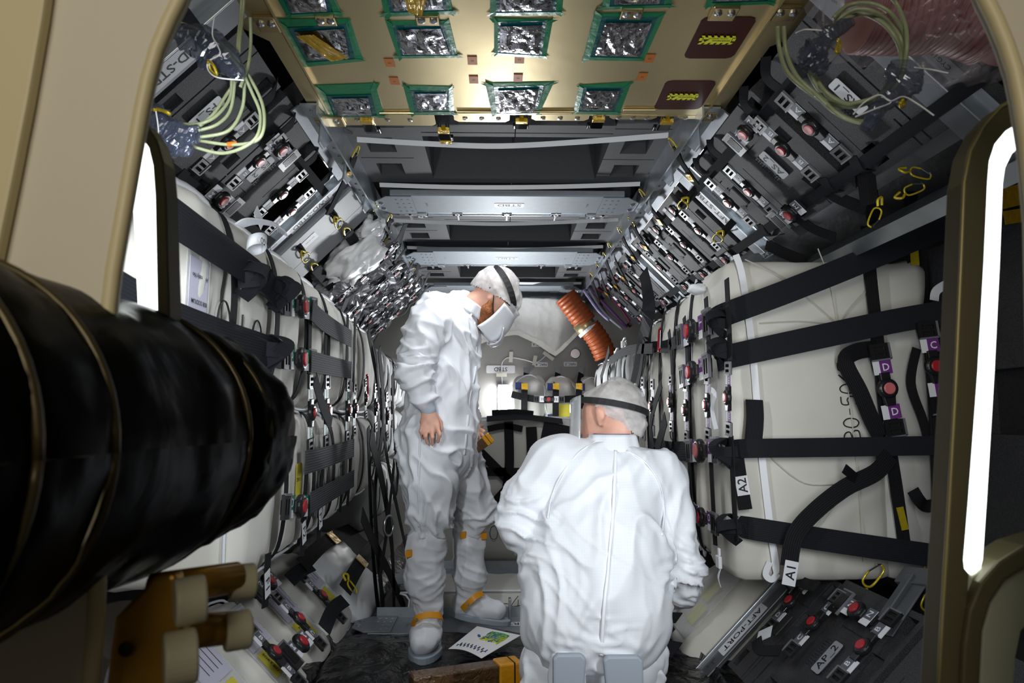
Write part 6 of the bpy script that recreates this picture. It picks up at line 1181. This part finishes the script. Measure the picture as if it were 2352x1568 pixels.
# gold fitting with rollers
AN = mat('amber_anodised_metal', (.50, .27, .03), .32, .5, var=.15, vscale=20); RO = mat('cream_roller', (.62, .58, .40), .4)
t = thing('roller_fitting', 'amber metal fitting with four cream rollers at the bottom left', 'fitting', (-.38, .62, .70))
def pp(px, py, y): return PY(y)(px, py)
poly_part('main_plate', [(330, 1350), (345, 1325), (400, 1318), (410, 1400), (420, 1470), (400, 1568), (390, 1640), (235, 1640), (250, 1500), (262, 1420), (300, 1380)], .60, .02, AN, t, .004)
obj('upper_arm', MB().tube([pp(350, 1355, .62), pp(545, 1325, .68)], .0145, 16), AN, t, sm=True); obj('lower_arm', MB().tube([pp(380, 1455, .62), pp(530, 1440, .67)], .015, 16), AN, t, sm=True)
obj('slot', MB().lathe(Fr(pp(290, 1490, .594), (1, 0, 0), (0, 0, 1), (0, -1, 0)), [(.006, 0), (.006, .0015), (0, .0015)], 16), PLA, t)
for (x0, y0, x1, y1, r, d) in ((400, 1385, 472, 1372, .0195, .59), (528, 1338, 585, 1332, .0165, .68), (515, 1452, 575, 1442, .0175, .66), (375, 1518, 452, 1502, .0215, .58)):
    a, b = pp(x0, y0, d), pp(x1, y1, d+.012); u_ = (b-a).normalized(); v_ = V((0, 0, 1)); n_ = u_; uu = v_.cross(n_).normalized(); F = Fr(a, uu, n_.cross(uu), n_); L2 = (b-a).length
    ro = obj('roller', MB().lathe(F, [(r*.9, 0), (r, .002), (r, L2-.002), (r*.93, L2), (r*.25, L2), (r*.22, L2-.006), (0, L2-.006)], 32), RO, t, sm=False, bev=.0008)
    obj('bore', MB().cyl(F.p(0, 0, L2-.005), F.p(0, 0, L2-.003), r*.22, 12), PLA, ro)
obj('white_shade', MB().ribbon([pp(185, 1600, .7), pp(215, 1500, .72), (pp(260, 1445, .72)), pp(340, 1440, .74)], V((0, -1, .2)), .05, .01), ZIP, t)
# ================================================================ CABLE COILS
CB = mat('sage_spiral_cable', (.32, .36, .21), .35, bump=.5, bscale=130, dist=.002)
DFI = mat('antistatic_film', (.09, .11, .17), .1, .3, alpha=.62, bump=.3, bscale=14, kind='film', dist=.02, coat=1.)
def cable(P, y, t, r=.0035, m=None): return obj('cable_loop', MB().tube(smooth([PY(y+.012*math.sin(i*1.7))(*q) for i, q in enumerate(P)], 8), r, 8), m or CB, t, sm=True)
def filmlump(P, y, rs, t, seed, m=None, name='film_wrap'):
    Q = smooth([PY(y)(*q) for q in P], 8); R = smooth([V((r, 0, 0)) for r in rs], 8); k = len(Q); seg = 18; a0 = V((0, 1, 0))
    def f(u, v):
        i = u*(k-1); j = min(k-2, int(i)); p = Q[j].lerp(Q[j+1], i-j); r = R[j].x+(R[j+1].x-R[j].x)*(i-j); T = (Q[min(j+1, k-1)]-Q[max(j-1, 0)]).normalized(); b = T.cross(a0).normalized(); a = v*2*math.pi
        return p+(b*math.cos(a)+a0*math.sin(a)*.6)*r*(1+.35*noise.noise(V((u*9, math.cos(a)*1.5+seed, math.sin(a)*1.5)))+.25*abs(noise.noise(V((u*20, a*1.2, seed)))))
    return obj(name, MB().grid(f, 40, seg), m or DFI, t, sm=False)
t = thing('cable_coil', 'coil of pale green cables with film-wrapped ends at the upper left', 'cable coil', PY(1.35)(500, 200))
for P in ([(360, 42), (400, 48), (480, 80), (540, 130), (575, 180), (603, 240), (606, 295), (585, 325), (525, 332), (455, 322)], [(330, 72), (440, 72), (500, 100), (550, 155), (580, 215), (598, 262), (592, 310), (560, 338), (510, 352), (455, 340), (440, 330)], [(532, 175), (528, 225), (498, 265), (460, 284), (420, 285)], [(540, 178), (530, 250), (500, 285), (455, 300)], [(562, 188), (556, 250), (525, 300), (460, 315)], [(548, 178), (522, 215), (490, 262), (455, 292)], [(556, -30), (553, 30), (548, 80), (545, 122)], [(562, -30), (558, 30), (552, 80), (549, 122)], [(575, 40), (576, 100), (570, 150), (552, 200)]): cable(P, 1.32, t)
filmlump([(395, 68), (440, 88), (500, 125), (555, 178)], 1.30, [.012, .030, .032, .012], t, 2); filmlump([(312, 235), (345, 270), (390, 300), (455, 312)], 1.30, [.02, .028, .026, .018], t, 6); filmlump([(350, 300), (400, 330), (440, 352)], 1.30, [.014, .026, .008], t, 9)
for P in ([(492, 40), (488, 80), (500, 105), (505, 125), (480, 140), (478, 160), (500, 178), (560, 184)], [(358, 255), (364, 300), (360, 335)], [(505, 125), (490, 132), (480, 150)]): cable(P, 1.27, t, .0015, ZIP)
cable([(478, 140), (484, 160), (498, 172), (490, 150), (478, 138)], 1.275, t, .003, YEL); cable([(352, 252), (372, 254), (388, 262), (384, 258), (360, 250)], 1.27, t, .0035, YEL)
obj('orange_sleeve', MB().tube([PY(1.33)(523, 332), PY(1.33)(545, 330)], .0052, 10), AMB, t)
t = thing('cable_coil', 'coil of pale green cables with film-wrapped connectors at the upper right', 'cable coil', PY(1.05)(1965, 130))
CB_Y = 1.05
for P in ([(1905, 70), (1925, 45), (1965, 22), (2010, 28), (2050, 60), (2075, 105), (2078, 150), (2060, 195), (2020, 225), (1960, 240), (1910, 222), (1880, 190), (1865, 150)], [(1930, 50), (1975, 32), (2020, 48), (2055, 85), (2070, 130), (2062, 170), (2030, 210), (1985, 232), (1930, 236), (1885, 210), (1858, 165), (1853, 140)], [(1915, 40), (1950, 12), (2000, 8), (2045, 30), (2075, 75), (2083, 120)], [(2035, -20), (2060, 10), (2080, 60), (2083, 110), (2076, 160)], [(1786, 60), (1790, 110), (1808, 165), (1850, 205), (1905, 238), (1965, 245), (2010, 228)], [(1800, 60), (1806, 120), (1830, 175), (1872, 215), (1915, 255), (1955, 275), (1990, 280)], [(1870, 165), (1875, 195), (1900, 240), (1935, 268), (1975, 282)]): cable(P, 1.05, t, .0036)
filmlump([(1835, 118), (1860, 125), (1892, 98), (1912, 72), (1960, 48)], 1.03, [.008, .022, .012, .014, .006], t, 3); filmlump([(1862, 130), (1880, 150), (1898, 165)], 1.03, [.020, .020, .006], t, 12); filmlump([(2085, 150), (2075, 180), (2050, 215), (2015, 250), (1988, 295)], 1.03, [.022, .028, .020, .012, .009], t, 7)
for P in ([(1888, 70), (1850, 68), (1828, 76)], [(1960, 262), (1985, 235), (2020, 218), (2045, 232), (2075, 222), (2110, 240), (2145, 265)], [(2025, 222), (2046, 235), (2010, 250), (1965, 268)], [(2100, 155), (2140, 160), (2178, 168)]): cable(P, 1.01, t, .0012, ZIP)
cable([(1925, 90), (1930, 105), (1928, 120), (1920, 118), (1926, 95)], 1.02, t, .0025, YEL); cable([(2072, 228), (2076, 240), (2070, 246), (2068, 234)], 1.02, t, .003, YEL)
# bagged red bellows at the top right
t = thing('bagged_bellows', 'red pleated bellows sealed in a clear plastic bag, top right corner', 'bellows', PY(1.1)(2150, 40))
RB = mat('brick_red_bellows', (.26, .05, .035), .45); py_ = 1.10
def bell(P, y, r, nr): return duct([PY(y)(*q) for q in P], r, RB, nr, t, 'bellows', .05)
bell([(1975, 20), (2060, 25), (2150, 20)], 1.21, .078, 14); bell([(2150, 0), (2210, 15), (2290, 40)], 1.19, .084, 12); bell([(2290, 80), (2330, 40), (2400, 0)], 1.20, .070, 10)
CF = mat('clear_bag_film', (.55, .52, .62), .08, alpha=.24, bump=.9, bscale=6, kind='film', dist=.03, coat=.5)
ctr = [(1890, -40), (1925, 70), (2000, 105), (2110, 125), (2200, 158), (2300, 150), (2420, 120)]
def cf_(u, v):
    i = min(5, int(u*6)); f = u*6-i; b = PY(1.10)(*ctr[i]).lerp(PY(1.10)(*ctr[i+1]), f); a = PY(1.10)(1890+u*530, -60); p = a.lerp(b, v)
    q = V((u*7, v*4, 1)); return p+V((0, .035*noise.noise(q)+.04*abs(noise.noise(q*2.1))+.06*v**4, 0))
obj('clear_bag', MB().grid(cf_, 60, 24), CF, t, sm=True)
# extra metal at the far upper right: longitudinal rail
F = DF(1, 1, .62, 1.0, -.03); t = thing('side_rail', 'long dull metal rail running toward the camera at the upper right', 'rail', F.o)
obj('rail_face', MB().box(F, -.01, .0, -.0, 1.6, -.02, .05), ALUD, t); obj('rail_lip', MB().box(F, -.05, .0, .0, 1.6, .045, .052), ALU, t); obj('ribbed_plate', MB().box(F.off(.10, 0, -.06), -.02, .05, 0, 1.6, 0, .004), ALUD, t)
for i, (A, B) in enumerate((((2130, 405), (2090, 395)), ((2120, 425), (2070, 445)), ((2000, 515), (2010, 490)))):
    F, _ = fr(PY(1.75), A, B, .0); hook(F, .8, 'yellow wrapped hook on the dull rail at the upper right, %s' % ORD[i])
for i, (pts, w_) in enumerate((([(1930, 310), (1990, 350), (2060, 395)], .05), ([(1985, 310), (1990, 400), (1998, 470)], .05), ([(1850, 400), (1920, 450), (1990, 480)], .04), ([(1760, 560), (1800, 580), (1850, 600)], .05), ([(1800, 470), (1860, 520), (1920, 545)], .035))):
    strap([PY(2.0-.1*i)(*q) if i < 2 else UR(*q) for q in pts], V((-.6, -.5, -.6)), w_, 'black strap in the dark upper right area by the dull rail, %s' % ORD[i], m=WEBN)
# dark foam wall at the far right behind the hatch
F = Fr((CX+1.50, 1.75, 1.0), (0, -1, 0), (0, 0, 1), (-1, 0, 0))
t = thing('side_foam_wall', 'dark brown-grey foam wall section behind the right hatch edge', 'foam panel', F.o)
obj('foam_body', recess(F, -.62, .62, -.55, .55, .06, [(-.1, .02, .2, .42, .03), (-.4, -.2, -.1, .1, .05), (.1, .3, -.3, -.28, .01), (.2, .45, .0, .2, .04), (.0, .02, -.4, .0, .02)]), FOAM, t, bev=.004)
for i, (pts, w_) in enumerate((([(1830, 1330), (1880, 1380), (1930, 1400)], .04), ([(1790, 1520), (1800, 1545), (1850, 1550)], .04))):
    strap([LR(*q)+V((-.07, 0, .07)) for q in pts], V((-RT, 0, RT)), w_, 'black strap over the lower right foam near AFT-PORT, %s' % ORD[i], m=WEBN)
F, _ = fr(LR, (1780, 1505), (1815, 1490), .08); o = obj('white_patch', MB().box(F, -.03, .03, -.025, .025, 0, .002), LAB); tag(o, 'blank white patch on a black strap near the AFT-PORT beam', 'label')
F, _ = fr(LR, (2095, 1350), (2035, 1440), .0); t = thing('support_strut', 'grey folded metal strut below the quilted bag, lower right', 'strut', F.o); obj('strut_body', MB().box(F, -.11, .10, -.03, .0, 0, .02).box(F, -.11, .10, .0, .05, 0, .006), ALUD, t, bev=.004); obj('end_plate', MB().box(F, -.14, -.08, -.07, .07, -.01, .012), ALUD, t, bev=.003)
for i, (A, B) in enumerate((((2010, 1305), (1990, 1330)), ((2120, 1310), (2165, 1330)), ((2140, 1350), (2120, 1390)))):
    F, _ = fr(PY(2.25), A, B, .0); hook(F, 1.2, 'yellow wrapped hook under the quilted bag at the lower right, %s' % ORD[i])
F, _ = fr(PY(1.9), (2310, 455), (2350, 445)); o = obj('yellow_tape', MB().box(F, -.05, .06, -.03, .03, 0, .004), KAP); tag(o, 'wide yellow tape band seen right of the glowing right lamp, upper', 'tape')
F, _ = fr(PY(1.9), (2312, 500), (2345, 495)); o = obj('yellow_tape', MB().box(F, -.03, .03, -.02, .02, 0, .004), KAP); tag(o, 'small yellow tape patch seen right of the glowing right lamp, lower', 'tape')
for i, (x, y) in enumerate(((1435, 787), (1418, 810))):
    c = PX(RX-.06)(x, y); t = thing('steel_ring', 'steel D-ring on a cream tab on the far right stack, %s' % ('upper' if i == 0 else 'lower'), 'ring', c); F = Fr(c, (0, -1, 0), (0, 0, 1), (-1, 0, 0)); obj('ring', MB().ring(F, .05, .006, 18, ry=.03), STEEL, t, sm=True); obj('cream_tab', MB().box(F, -.11, -.04, -.02, .02, -.01, .004), BAG, t)
# prototypes go, their copies stay
for p in PROTOS:
    for o in [q for c in p.children for q in list(c.children)+[c]]+[p]: bpy.data.objects.remove(o)
